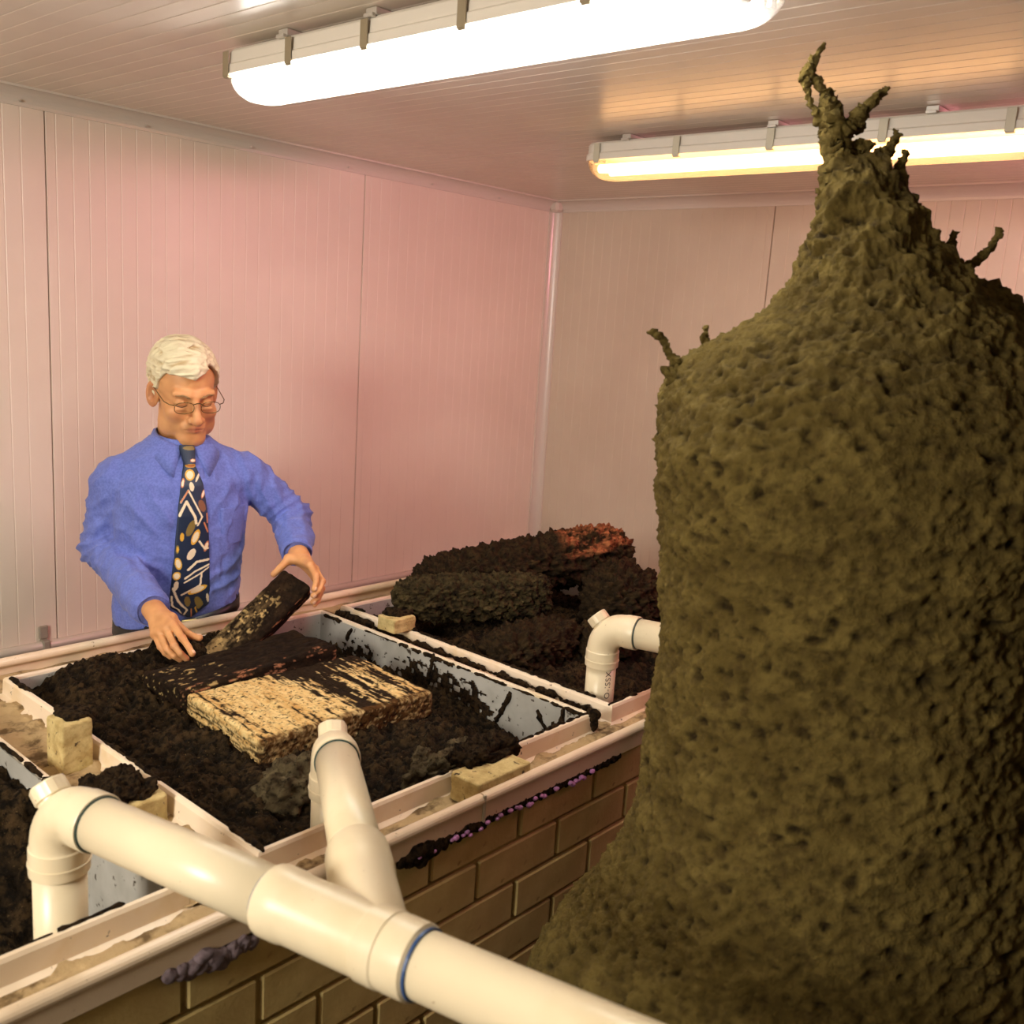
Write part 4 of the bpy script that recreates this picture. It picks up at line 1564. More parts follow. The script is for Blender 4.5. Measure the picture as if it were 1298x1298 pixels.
def sd_head(P):
    d = sd_skull(P)
    d = smin(d, s_ell(P, (0, -0.036, -0.072), (0.0605, 0.054, 0.046)), 0.02)
    d = smin(d, s_ell(P, (0, -0.078, -0.101), (0.024, 0.018, 0.019)), 0.018)
    for s in (-1, 1):
        d = smin(d, s_ell(P, (s * 0.040, -0.064, -0.034), (0.026, 0.022, 0.024)), 0.016)
        d = smin(d, s_ell(P, (s * 0.048, -0.034, -0.076), (0.022, 0.034, 0.032)), 0.018)
        d = smin(d, s_cap(P, (s * 0.014, -0.088, 0.018), (s * 0.046, -0.076, 0.021), 0.010, 0.009), 0.014)
    # eye hollows and lids
    for s in (-1, 1):
        d = smax(d, -s_ell(P, (s * 0.032, -0.100, 0.000), (0.019, 0.016, 0.011)), 0.012)
        d = smin(d, s_ell(P, (s * 0.032, -0.0772, -0.001), (0.0168, 0.0120, 0.0115)), 0.006)
        d = smax(d, -s_cap(P, (s * 0.018, -0.094, -0.0105), (s * 0.045, -0.088, -0.0105), 0.0022, 0.002), 0.004)
        d = smin(d, s_ell(P, (s * 0.032, -0.080, -0.018), (0.017, 0.010, 0.006)), 0.007)
    # nose
    d = smin(d, s_cap(P, (0, -0.090, 0.010), (0, -0.1150, -0.036), 0.0078, 0.0122), 0.010)
    d = smin(d, s_ell(P, (0, -0.1180, -0.041), (0.0140, 0.0122, 0.0115)), 0.006)
    for s in (-1, 1):
        d = smin(d, s_ell(P, (s * 0.0150, -0.102, -0.042), (0.0095, 0.012, 0.0098)), 0.005)
        d = smax(d, -s_ell(P, (s * 0.0065, -0.108, -0.0515), (0.0040, 0.006, 0.004)), 0.003)
        # nasolabial fold
        d = smax(d, -s_cap(P, (s * 0.0205, -0.100, -0.038), (s * 0.035, -0.091, -0.066), 0.0032, 0.0024), 0.008)
        d = smax(d, -s_cap(P, (s * 0.030, -0.094, -0.077), (s * 0.034, -0.087, -0.092), 0.0018, 0.0012), 0.006)
    # lips
    d = smin(d, s_ell(P, (0, -0.0895, -0.068), (0.030, 0.012, 0.019)), 0.010)
    for s in (-1, 1):
        d = smin(d, s_cap(P, (0, -0.1010, -0.0645), (s * 0.022, -0.0945, -0.0685), 0.0040, 0.0022), 0.004)
        d = smin(d, s_cap(P, (0, -0.0995, -0.0745), (s * 0.019, -0.0935, -0.0725), 0.0050, 0.0030), 0.004)
        d = smax(d, -s_cap(P, (0, -0.1065, -0.0697), (s * 0.026, -0.0955, -0.0716), 0.0023, 0.0017), 0.002)
    d = smax(d, -s_cap(P, (-0.012, -0.103, -0.0845), (0.012, -0.103, -0.0845), 0.0034, 0.0034), 0.008)
    d = smin(d, s_ell(P, (0, -0.080, -0.103), (0.034, 0.020, 0.021)), 0.018)
    # ears
    for s in (-1, 1):
        fl_ = -s * 0.50
        E = np.array([[math.cos(fl_), math.sin(fl_), 0], [-math.sin(fl_), math.cos(fl_), 0], [0, 0, 1]]).T
        nx_, ny_ = math.cos(0.50) * s, -math.sin(0.50)
        ear = s_ell(P, (s * 0.0800, 0.000, -0.008), (0.0085, 0.0215, 0.036), E)
        ear = smax(ear, -s_ell(P, (s * 0.0800 + nx_ * 0.0095, ny_ * 0.0095 - 0.003, -0.004), (0.0100, 0.0125, 0.0235), E), 0.002)
        d = smin(d, ear, 0.005)
    d = smin(d, s_cap(P, NECK_A, NECK_B, 0.050, 0.056), 0.018)
    return d


def chunked(fn):
    def g(P):
        out = np.empty(P.shape[:-1], np.float32)
        for i in range(0, P.shape[0], 8):
            out[i:i + 8] = fn(P[i:i + 8])
        return out
    return g


hv, hf = surface_nets(chunked(sd_head), (-0.104, -0.135, -0.25), (0.104, 0.125, 0.135), 0.0023)
hv = relax(hv, hf, 1, 0.45)
n1 = fbm(hv, 45, 3, 0.5, 401)
SK_A, SK_B, SK_R = np.array(rgb(224, 166, 112)), np.array(rgb(196, 136, 86)), np.array(rgb(196, 112, 80))
hc = mixc(SK_A, SK_B, 0.35 + 0.5 * n1)
x, y, z = hv.T
cheek = np.exp(-(((np.abs(x) - 0.040) / 0.018) ** 2 + ((z + 0.036) / 0.018) ** 2)) * (y < -0.04)
nose_t = np.exp(-((x / 0.014) ** 2 + ((z + 0.042) / 0.014) ** 2)) * (y < -0.09)
lip = np.clip(1.3 - np.sqrt((x / 0.021) ** 2 + ((z + 0.0700) / 0.0090) ** 2) * 1.15, 0, 1) * (y < -0.085)
hc = mixc(hc, SK_R, 0.35 * cheek + 0.35 * nose_t)
hc = mixc(hc, np.array(rgb(190, 112, 84)), np.clip(lip * 1.4, 0, 0.75))
ear_m = np.clip((np.abs(x) - 0.074) / 0.004, 0, 1) * (np.abs(z + 0.01) < 0.045)
hc = mixc(hc, SK_R, 0.3 * ear_m)
concha_shade = np.exp(-(((y + 0.007) / 0.010) ** 2 + ((z + 0.004) / 0.018) ** 2)) * np.clip((np.abs(x) - 0.073) / 0.004, 0, 1)  # shade of the ear hollow, painted into the skin colour
hc = mixc(hc, np.array(rgb(150, 88, 56)), 0.75 * concha_shade)
parts_v = [head_to_world(hv)]
parts_f = [hf]
parts_c = [hc]

# --- hands, in the body frame
R_CH = {
    'idx': [(-0.132, -0.305, 1.097), (-0.116, -0.420, 1.094), (-0.107, -0.474, 1.074), (-0.101, -0.501, 1.062), (-0.096, -0.518, 1.048)],
    'mid': [(-0.132, -0.305, 1.097), (-0.128, -0.412, 1.082), (-0.124, -0.467, 1.056), (-0.115, -0.488, 1.041), (-0.102, -0.488, 1.027)],
    'rng': [(-0.132, -0.305, 1.097), (-0.140, -0.400, 1.069), (-0.136, -0.449, 1.043), (-0.125, -0.472, 1.031), (-0.112, -0.471, 1.020)],
    'pky': [(-0.132, -0.305, 1.097), (-0.149, -0.384, 1.061), (-0.146, -0.424, 1.042), (-0.140, -0.443, 1.031), (-0.128, -0.447, 1.021)],
    'thb': [(-0.123, -0.305, 1.096), (-0.108, -0.376, 1.094), (-0.089, -0.425, 1.073), (-0.076, -0.453, 1.068), (-0.065, -0.467, 1.068)],
}
L_CH = {
    'idx': [(0.266, -0.260, 1.196), (0.260, -0.349, 1.193), (0.262, -0.386, 1.174), (0.256, -0.403, 1.158), (0.249, -0.408, 1.143)],
    'mid': [(0.266, -0.260, 1.196), (0.275, -0.345, 1.178), (0.279, -0.389, 1.156), (0.263, -0.406, 1.138), (0.248, -0.406, 1.125)],
    'rng': [(0.266, -0.260, 1.196), (0.284, -0.336, 1.162), (0.283, -0.378, 1.133), (0.266, -0.395, 1.116), (0.252, -0.395, 1.104)],
    'pky': [(0.266, -0.260, 1.196), (0.287, -0.323, 1.147), (0.287, -0.360, 1.115), (0.273, -0.379, 1.100), (0.261, -0.386, 1.092)],
    'thb': [(0.258, -0.254, 1.196), (0.230, -0.275, 1.194), (0.203, -0.283, 1.174), (0.184, -0.283, 1.157)],
}
FR = {'idx': (.0098, .0086, .0076), 'mid': (.0100, .0088, .0077), 'rng': (.0094, .0083, .0073), 'pky': (.0083, .0073, .0064), 'thb': (.0120, .0098, .0084)}


def hand_sdf(ch, wrist, elbow_dir):
    wrist = np.asarray(wrist, float)

    def fn(P):
        # palm: metacarpal fan
        d = None
        names = ['idx', 'mid', 'rng', 'pky']
        for k in names:
            a, b = np.array(ch[k][0]), np.array(ch[k][1])
            m = a + (b - a) * 0.25
            c = s_cap(P, m, b, 0.0155, 0.0118 if k != 'pky' else 0.0105)
            d = c if d is None else smin(d, c, 0.012)
        for k1, k2 in zip(names, names[1:]):
            a, b = np.array(ch[k1][1]), np.array(ch[k2][1])
            d = smin(d, s_cap(P, a, b, 0.0100, 0.0098), 0.006)
        d = smin(d, s_cap(P, wrist, wrist + elbow_dir * 0.09, 0.0265, 0.031), 0.022)
        t = [np.array(q) for q in ch['thb']]
        d = smin(d, s_cap(P, t[0], t[1], 0.0165, 0.0135), 0.014)
        r = FR['thb']
        th = None
        for i in range(1, len(t) - 1):
            ra = r[min(i - 1, 2)]
            rb = r[min(i, 2)]
            c = s_cap(P, t[i], t[i + 1], ra, rb)
            th = c if th is None else smin(th, c, 0.003)
        d = smin(d, th, 0.006)
        # palm web to the thumb
        d = smin(d, s_cap(P, t[1], np.array(ch['idx'][1]) * 0.55 + np.array(ch['idx'][0]) * 0.45, 0.011, 0.012), 0.012)
        for k in names:
            q = [np.array(w) for w in ch[k]]
            f = None
            for i in range(1, 4):
                ra = FR[k][i - 1]
                rb = FR[k][min(i, 2)]
                c = s_cap(P, q[i], q[i + 1], ra, rb)
                f = c if f is None else smin(f, c, 0.0025)
            f = smin(f, np.linalg.norm(P - q[1].astype(np.float32), axis=-1) - FR[k][0] * 1.12, 0.004)
            f = smin(f, np.linalg.norm(P - q[2].astype(np.float32), axis=-1) - FR[k][1] * 1.12, 0.003)
            d = smin(d, f, 0.0028)
        return d
    return fn


R_WR, R_ED = (-0.132, -0.300, 1.098), nrm((-0.30, 0.93, 0.22))
L_WR, L_ED = (0.266, -0.252, 1.198), nrm((0.15, 0.90, 0.28))
for ch, wr_, ed in ((R_CH, R_WR, R_ED), (L_CH, L_WR, L_ED)):
    allp = np.array([p for c in ch.values() for p in c] + [np.asarray(wr_) + ed * 0.09])
    lo, hi = allp.min(0) - 0.04, allp.max(0) + 0.04
    gv, gf = surface_nets(chunked(hand_sdf(ch, wr_, ed)), lo, hi, 0.0023)
    gv = relax(gv, gf, 1, 0.4)
    n1 = fbm(gv, 50, 3, 0.5, 411)
    gc = mixc(SK_A, SK_B, 0.35 + 0.6 * n1)
    kn = np.zeros(len(gv))
    for k in ('idx', 'mid', 'rng', 'pky'):
        for j in (1, 2):
            kn = np.maximum(kn, np.exp(-(np.linalg.norm(gv - np.array(ch[k][j]), axis=1) / 0.011) ** 4))
    gc = mixc(gc, SK_R, 0.22 * kn)
    parts_v.append(to_world(gv))
    parts_f.append(gf)
    parts_c.append(gc)

# --- torso core and arms under the clothes
SH_R, EL_R = np.array([-0.150, 0.030, 1.366]), np.array([-0.180, 0.048, 1.185])
SH_L, EL_L = np.array([0.188, -0.038, 1.392]), np.array([0.313, -0.062, 1.262])
WR_R, WR_L = np.array([-0.134, -0.285, 1.099]), np.array([0.267, -0.235, 1.203])
TORSO = np.array([
    # z, cx, cy, rx, ry
    (0.78, 0.000, -0.012, 0.166, 0.118), (0.95, 0.000, -0.015, 0.163, 0.120), (1.02, 0.000, -0.016, 0.160, 0.123), (1.10, 0.002, -0.018, 0.164, 0.126),
    (1.20, 0.004, -0.020, 0.171, 0.128), (1.30, 0.008, -0.020, 0.180, 0.125), (1.38, 0.012, -0.014, 0.170, 0.112), (1.43, 0.014, -0.004, 0.128, 0.090),
    (1.475, 0.014, 0.006, 0.075, 0.070), (1.55, 0.014, 0.010, 0.050, 0.060)])


def sd_tors(P, grow=0.0):
    z = P[..., 2]
    cx, cy, rx, ry = (np.interp(z, TORSO[:, 0], TORSO[:, k]) for k in (1, 2, 3, 4))
    x, y = (P[..., 0] - cx), (P[..., 1] - cy)
    rx, ry = rx + grow, ry + grow
    q = ((np.abs(x) / rx) ** 2.5 + (np.abs(y) / ry) ** 2.5) ** (1 / 2.5)
    d = (q - 1) * np.minimum(rx, ry)
    return np.maximum(d, z - 1.485)


def sd_arms(P, g=0.0):
    d = s_cap(P, (-0.045, 0.012, 1.440), (-0.142, 0.028, 1.378), 0.046 + g, 0.052 + g)
    d = smin(d, s_cap(P, (0.072, 0.000, 1.440), (0.180, -0.034, 1.394), 0.046 + g, 0.052 + g), 0.02)
    return d


def core_fn(P):
    d = smin(sd_tors(P, -0.014), sd_arms(P, -0.014), 0.05)
    for a, b, c, ra, rb, rc in ((SH_R, EL_R, WR_R, 0.048, 0.042, 0.028), (SH_L, EL_L, WR_L, 0.046, 0.040, 0.027)):
        d = smin(d, s_cap(P, a, b, ra, rb), 0.03)
        d = smin(d, s_cap(P, b, c, rb, rc), 0.015)
    return d


cv, cf = surface_nets(core_fn, (-0.30, -0.34, 0.90), (0.40, 0.16, 1.52), 0.012)
parts_v.append(to_world(cv))
parts_f.append(cf)
parts_c.append(np.tile(SK_A, (len(cv), 1)))
off = 0
FF = []
for v_, f_ in zip(parts_v, parts_f):
    FF.append(f_ + off)
    off += len(v_)
obj('body', np.concatenate(parts_v), np.concatenate(FF), M_SKIN, man, True, col=np.concatenate(parts_c))

# --- shirt
def sd_sleeves(P):
    out = None
    for a, b, c, ra, rb, rc in ((SH_R, EL_R, WR_R, 0.061, 0.056, 0.040), (SH_L, EL_L, WR_L, 0.058, 0.052, 0.038)):
        d = s_cap(P, a, b, ra, rb)
        u = nrm(c - b)
        fore = s_cap(P, b, c + u * 0.03, rb, rc)
        fore = np.maximum(fore, (P - np.asarray(c + u * 0.006, np.float32)) @ u.astype(np.float32))
        # blousing above the cuff
        fore = smin(fore, np.linalg.norm(P - np.asarray(c - u * 0.075, np.float32), axis=-1) - rc * 1.15, 0.02)
        fore = np.maximum(fore, (P - np.asarray(c + u * 0.006, np.float32)) @ u.astype(np.float32))
        d = smin(d, fore, 0.018)
        out = d if out is None else np.minimum(out, d)
    return out


def shirt_fn(P):
    d = smin(sd_tors(P), sd_arms(P), 0.045)
    d = smin(d, sd_sleeves(P), 0.022)
    d = np.maximum(d, 1.010 + 0.20 * P[..., 0] - P[..., 2])
    # neck opening
    d = np.maximum(d, -s_cap(P, (0.012, -0.004, 1.462), (0.012, -0.010, 1.60), 0.058, 0.07))
    return d


sv, sf = surface_nets(chunked(shirt_fn), (-0.29, -0.33, 0.95), (0.40, 0.16, 1.50), 0.0048)
sv = relax(sv, sf, 2, 0.5)
sn_ = vnormals(sv, sf)


def seg_near(P, a, b, r):
    d = b - a
    t = np.clip(((P - a) @ d) / (d @ d), 0, 1)
    return np.exp(-(np.linalg.norm(P - a - t[:, None] * d, axis=1) / r) ** 2), t


def folds(P, d, freq, seed, bend=0.35):
    """soft creases perpendicular to direction d"""
    d = nrm(d)
    ph = P @ d * freq + bend * freq * 0.05 * fbm(P, 14, 2, 0.5, seed) + 0.5 * fbm(P, 9, 2, 0.5, seed + 5) * 3
    s_ = np.sin(ph)
    return 1 - 2 * np.abs(s_) ** 0.8


disp = 0.0040 * fbm(sv, 11, 3, 0.5, 421) + 0.0045 * fbm(sv, 20, 3, 0.5, 423, True)
# vertical drape on the body
drape = fbm(sv * np.array([26, 26, 5.5]), 1.0, 3, 0.5, 425, True)
wt = np.clip((1.42 - sv[:, 2]) / 0.1, 0, 1)
disp += 0.0062 * drape * wt
for e_, u_, r_, a_ in ((EL_R, EL_R - SH_R + 0.5 * (WR_R - EL_R), 0.085, 0.0065), (EL_L, EL_L - SH_L + 0.5 * (WR_L - EL_L), 0.080, 0.0072)):
    w_ = np.exp(-(np.linalg.norm(sv - e_, axis=1) / r_) ** 2)
    disp += a_ * w_ * folds(sv, u_, 118, 431)
for b_, c_, r_ in ((EL_R, WR_R, 0.07), (EL_L, WR_L, 0.06)):
    w_, t_ = seg_near(sv, b_, c_, r_)
    disp += 0.0050 * w_ * folds(sv, np.cross(nrm(c_ - b_), (0.3, 0.2, 1)), 95, 435) * np.sin(np.pi * np.clip(t_, 0, 1))
for s_, e_ in ((SH_R, EL_R), (SH_L, EL_L)):
    w_, t_ = seg_near(sv, s_, e_, 0.075)
    disp += 0.0055 * w_ * folds(sv, nrm(np.cross(nrm(e_ - s_), (0, 1, 0))) + 0.45 * nrm(e_ - s_), 88, 441)
# diagonal pulls from the shoulders towards the armpits and elbows
for c_, dr in (((-0.10, -0.11, 1.30), (0.85, 0, 0.5)), ((0.12, -0.12, 1.30), (-0.85, 0, 0.5)), ((-0.10, -0.12, 1.12), (0.6, 0, 0.8)), ((0.12, -0.12, 1.12), (-0.5, 0, 0.9))):
    w_ = np.exp(-(np.linalg.norm(sv - np.array(c_), axis=1) / 0.085) ** 2)
    disp += 0.0042 * w_ * folds(sv, dr, 62, 447)
# waist blousing
wb_ = np.exp(-((sv[:, 2] - 1.04) / 0.05) ** 2)
disp += 0.0075 * wb_ * fbm(sv * np.array([18, 18, 5]), 1, 2, 0.5, 445)
sv = sv + sn_ * disp[:, None]
shirt = obj('shirt', to_world(sv), sf, M_SHIRT, man, True)


def front_y(x, z, fn, y0=-0.30, y1=0.10, n=161):
    """first surface met coming from the front, on arrays x, z"""
    x = np.asarray(x, np.float32)
    z = np.asarray(z, np.float32)
    ys = np.linspace(y0, y1, n).astype(np.float32)
    P = np.stack([np.broadcast_to(x[..., None], x.shape + (n,)), np.broadcast_to(ys, x.shape + (n,)), np.broadcast_to(z[..., None], x.shape + (n,))], -1)
    D = fn(P)
    hit = D < 0
    i = np.argmax(hit, -1)
    i = np.clip(i, 1, n - 1)
    d0 = np.take_along_axis(D, (i - 1)[..., None], -1)[..., 0]
    d1 = np.take_along_axis(D, i[..., None], -1)[..., 0]
    t = d0 / np.where(np.abs(d0 - d1) < 1e-9, 1, d0 - d1)
    return ys[i - 1] + t * (ys[1] - ys[0])


body_front = lambda P: smin(sd_tors(P), sd_arms(P), 0.045)


def patch(name, fx, z0, z1, off, mat, thick=0.0015, nu=9, nz=40, parent=man, colfn=None):
    """strip lying on the chest: fx(z) -> (left edge x, right edge x)"""
    zz = np.linspace(z0, z1, nz)
    e_ = np.array([fx(z) for z in zz])
    uu = np.linspace(0, 1, nu)
    X = e_[:, 0:1] * (1 - uu) + e_[:, 1:2] * uu
    Z = np.repeat(zz[:, None], nu, 1)
    Y = front_y(X, Z, body_front)
    k = np.ones(7) / 7
    for c in range(nu):
        yy = np.pad(Y[:, c], 3, mode='edge')
        Y[:, c] = np.convolve(yy, k, 'valid')
    edge = np.sin(np.pi * uu) ** 0.4
    A = np.stack([X, Y - off - thick * edge, Z], -1).reshape(-1, 3)
    B = np.stack([X, Y - off + 0.006, Z], -1).reshape(-1, 3)
    F1 = grid_faces(nz, nu)
    n0 = nz * nu
    F = [tuple(q) for q in F1]
    rim = [i * nu for i in range(nz)]
    rim2 = [i * nu + nu - 1 for i in range(nz)]
    for a, b in zip(rim, rim[1:]):
        F.append((a, b, b + n0, a + n0))
    for a, b in zip(rim2, rim2[1:]):
        F.append((b, a, a + n0, b + n0))
    for base in (0, (nz - 1) * nu):
        for j in range(nu - 1):
            q = (base + j + 1, base + j, base + j + n0, base + j + 1 + n0)
            F.append(q if base == 0 else q[::-1])
    V = np.concatenate([A, B])
    col = colfn(np.concatenate([np.tile(uu, nz)] * 2), np.concatenate([np.repeat(zz, nu)] * 2)) if colfn else None
    return obj(name, to_world(V), F, mat, parent, True, col=col)


patch('placket', lambda z: (0.012 + 0.018 * (1.42 - z) / 0.4, 0.046 + 0.018 * (1.42 - z) / 0.4), 1.00, 1.42, 0.0030, M_SHIRT, 0.001, 7, 60)
patch('pocket', lambda z: (0.085 + 0.01 * (z < 1.20), 0.165 - 0.012 * (1.31 - z) / 0.1), 1.21, 1.315, 0.0042, M_SHIRT, 0.0008, 9, 24)

# collar: band and two folded leaves
def leaf(s):
    # outline in rows from the neck fold down to the leaf edge
    rows = []
    c = np.array([0.012, 0.004, 0])
    for t in np.linspace(0, 1, 15):
        a = math.radians(-90 + 12 + (170 - 12) * t) if s > 0 else math.radians(-90 - 12 - (170 - 12) * t)
        top = np.array([c[0] + 0.062 * math.cos(a), c[1] + 0.070 * math.sin(a) - 0.004 * (1 - t), 1.474 + 0.040 * min(1, t * 1.6)])
        drop = 0.034 + 0.040 * (1 - t) ** 3
        out = 0.014 + 0.012 * (1 - t)
        aim = a - s * math.radians(10 * (1 - t) ** 2)
        rows.append((top, drop, out, a, t))
    V = []
    for top, drop, out, a, t in rows:
        dirn = np.array([math.cos(a), math.sin(a), 0])
        for w in (0, 0.15, 0.5, 1.0):
            spread = s * 0.030 * (1 - t) ** 2.5 * w
            p = top + dirn * (out * (w ** 0.6)) + np.array([spread, 0, 0.004 * math.sin(math.pi * min(w * 2, 1)) - drop * w])
            V.append(p)
    V = np.array(V)
    # keep it off the shirt
    for i, p in enumerate(V):
        if i % 4 >= 2 and p[1] < 0.0:
            fy = float(front_y(np.array([p[0]]), np.array([p[2]]), body_front)[0])
            V[i, 1] = min(p[1], fy - 0.007)
    n, m = len(rows), 4
    F = [tuple(q) for q in grid_faces(n, m)]
    In = V.copy()
    In[:, 2] -= 0.0015
    In[:, :2] = c[:2] + (In[:, :2] - c[:2]) * 0.965
    k = len(V)
    F += [tuple(x + k for x in q[::-1]) for q in F]
    for i in range(n - 1):
        a, b = i * m + m - 1, (i + 1) * m + m - 1
        F.append((a, a + k, b + k, b))
        a, b = i * m, (i + 1) * m
        F.append((b, b + k, a + k, a))
    for base in (0, (n - 1) * m):
        for j in range(m - 1):
            q = (base + j, base + j + k, base + j + 1 + k, base + j + 1)
            F.append(q if base == 0 else q[::-1])
    return np.concatenate([V, In]), F


for s in (-1, 1):
    v, f = leaf(s)
    o = obj('collar', to_world(v), f, M_SHIRT, man, True)
# collar band
ang = np.linspace(0, 2 * np.pi, 40, endpoint=False)
lv = []
for r_, z_ in ((0.060, 1.450), (0.061, 1.490), (0.0585, 1.492), (0.056, 1.450)):
    lv.append(np.stack([0.012 + r_ * np.cos(ang), 0.004 + r_ * 1.12 * np.sin(ang), z_ + 0.022 * (np.sin(ang) + 1) / 2 * (z_ > 1.46)], 1))
v = np.concatenate(lv)
f = [tuple(q) for q in grid_faces(4, 40, True)]
obj('collar_band', to_world(v), f, M_SHIRT, man, True)

# cuffs
for b_, c_, rc in ((EL_R, WR_R, 0.0405), (EL_L, WR_L, 0.0385)):
    u = nrm(c_ - b_)
    prof = [(-0.055, rc - 0.001), (-0.054, rc + 0.0026), (-0.004, rc + 0.0022), (0.011, rc + 0.0012), (0.012, rc - 0.001), (0.009, rc - 0.0022), (-0.010, rc - 0.003)]
    ang = np.linspace(0, 2 * np.pi, 40, endpoint=False)
    a1, a2, a3 = frame_of(u)
    V = []
    for s_, r_ in prof:
        wob = 1 + 0.03 * np.sin(3 * ang + 1) + 0.02 * np.sin(5 * ang)
        V.append(c_ + a3 * s_ + (r_ * wob)[:, None] * (np.cos(ang)[:, None] * a1 + np.sin(ang)[:, None] * a2))
    V = np.concatenate(V)
    f = [tuple(q) for q in grid_faces(len(prof), 40, True)]
    cu_ = obj('cuff', to_world(V), f, M_SHIRT, man, True)
    v, f = turned(c_ + a1 * (rc + 0.0022) - a3 * 0.02, a1, [(0, 0.005), (0.0015, 0.005), (0.002, 0.004)], 14)
    obj('button', to_world(v), f, M_BUTTON, cu_)

# trousers, belt and shoes
def trou_fn(P):
    d = np.maximum(sd_tors(P, 0.002), P[..., 2] - 1.026 - 0.20 * P[..., 0])
    d = np.maximum(d, 0.86 - P[..., 2])
    for s in (-1, 1):
        d = smin(d, s_cap(P, (s * 0.080, -0.005, 0.88), (s * 0.095, -0.015, 0.48), 0.092, 0.068), 0.03)
        d = smin(d, s_cap(P, (s * 0.095, -0.015, 0.48), (s * 0.105, 0.02, 0.07), 0.068, 0.056), 0.02)
    d = np.maximum(d, 0.045 - P[..., 2])
    return np.maximum(d, P[..., 2] - 1.026 - 0.20 * P[..., 0])


tv_, tf_ = surface_nets(chunked(trou_fn), (-0.24, -0.18, 0.03), (0.24, 0.16, 1.09), 0.0095)
tv_ = relax(tv_, tf_, 1, 0.4)
obj('trousers', to_world(tv_), tf_, M_TROU, man, True)
an_ = np.linspace(0, 2 * np.pi, 64, endpoint=False)


def ell_ring(z, g):
    cx, cy, rx, ry = (np.interp(z, TORSO[:, 0], TORSO[:, k]) for k in (1, 2, 3, 4))
    e_ = 2 / 2.5
    return np.stack([cx + (rx + g) * np.sign(np.cos(an_)) * np.abs(np.cos(an_)) ** e_, cy + (ry + g) * np.sign(np.sin(an_)) * np.abs(np.sin(an_)) ** e_, np.full(64, z)], 1)


v = np.concatenate([ell_ring(0.972, 0.004), ell_ring(0.972, 0.0085), ell_ring(1.006, 0.0085), ell_ring(1.006, 0.004)])
f = [tuple(q) for q in grid_faces(4, 64, True)]
v[:, 2] += 0.007 + 0.20 * v[:, 0]
blt = obj('belt', to_world(v), f, M_LEATHER, man, True)
v, f = box((-0.024, -0.156, 0.972), (0.018, -0.146, 1.014), 0.002)
obj('buckle', to_world(v), f, M_BUCKLE, blt)
for s in (-1, 1):
    def shoe_fn(P, s=s):
        d = s_cap(P, (s * 0.105, 0.04, 0.045), (s * 0.118, -0.16, 0.030), 0.044, 0.036)
        d = smin(d, s_cap(P, (s * 0.105, 0.035, 0.05), (s * 0.105, 0.02, 0.09), 0.045, 0.048), 0.03)
        return np.maximum(d, 0.001 - P[..., 2])
    v_, f_ = surface_nets(shoe_fn, (s * 0.11 - 0.08, -0.22, -0.01), (s * 0.11 + 0.08, 0.11, 0.16), 0.008)
    obj('shoe', to_world(v_), f_, M_LEATHER, man, True)

# --- tie
TZ0, TZ1 = 1.478, 1.020
PXZ = lambda py: TZ0 - (py - 45) / (1150 - 45) * (TZ0 - TZ1)       # sketch row -> height


def tie_edges(z):
    t = (TZ0 - z) / (TZ0 - TZ1)
    cx = 0.012 - 0.014 * t
    hw = np.interp(t, [0, 0.02, 0.085, 0.105, 0.2, 0.35, 0.6, 0.85, 0.93, 1.0], [0.016, 0.019, 0.0145, 0.0150, 0.029, 0.038, 0.046, 0.0525, 0.052, 0.006])
    return cx - hw, cx + hw


T_NAVY, T_CREAM, T_GOLD, T_OLIVE, T_ORNG, T_BRN = (np.array(rgb(*c)) for c in ((22, 40, 68), (236, 222, 190), (226, 176, 60), (132, 112, 56), (206, 130, 84), (130, 84, 56)))
SHAPES = [  # (x, y, rx, ry, turn, outer, inner) in sketch units, tie about 110..345 wide
    (228, 55, 26, 14, 0, T_OLIVE, T_OLIVE), (228, 130, 14, 10, 0, T_ORNG, T_CREAM), (216, 163, 30, 12, 0, T_GOLD, T_ORNG),
    (206, 218, 28, 34, 0.3, T_GOLD, T_CREAM), (250, 235, 7, 30, 0.5, T_CREAM, T_CREAM), (160, 265, 9, 30, 0.2, T_ORNG, T_CREAM), (210, 288, 14, 28, -0.1, T_CREAM, T_CREAM),
    (278, 335, 10, 30, 0.3, T_ORNG, T_CREAM), (270, 410, 20, 40, -0.3, T_BRN, T_BRN), (204, 550, 22, 55, 0.35, T_OLIVE, T_OLIVE), (235, 610, 22, 52, 0.35, T_GOLD, T_CREAM),
    (153, 605, 12, 28, 0.0, T_GOLD, T_GOLD), (130, 685, 10, 28, 0, T_OLIVE, T_GOLD), (213, 722, 22, 40, 0.45, T_CREAM, T_CREAM), (138, 780, 20, 42, -0.25, T_GOLD, T_CREAM),
    (134, 862, 24, 28, 0, T_GOLD, T_CREAM), (134, 928, 14, 32, 0.1, T_CREAM, T_CREAM), (265, 965, 62, 22, -0.35, T_GOLD, T_CREAM), (208, 1040, 18, 36, -0.2, T_OLIVE, T_OLIVE),
    (280, 1055, 22, 48, -0.5, T_OLIVE, T_OLIVE), (336, 1030, 9, 32, -0.25, T_CREAM, T_CREAM), (306, 675, 14, 36, 0.3, T_ORNG, T_CREAM),
]
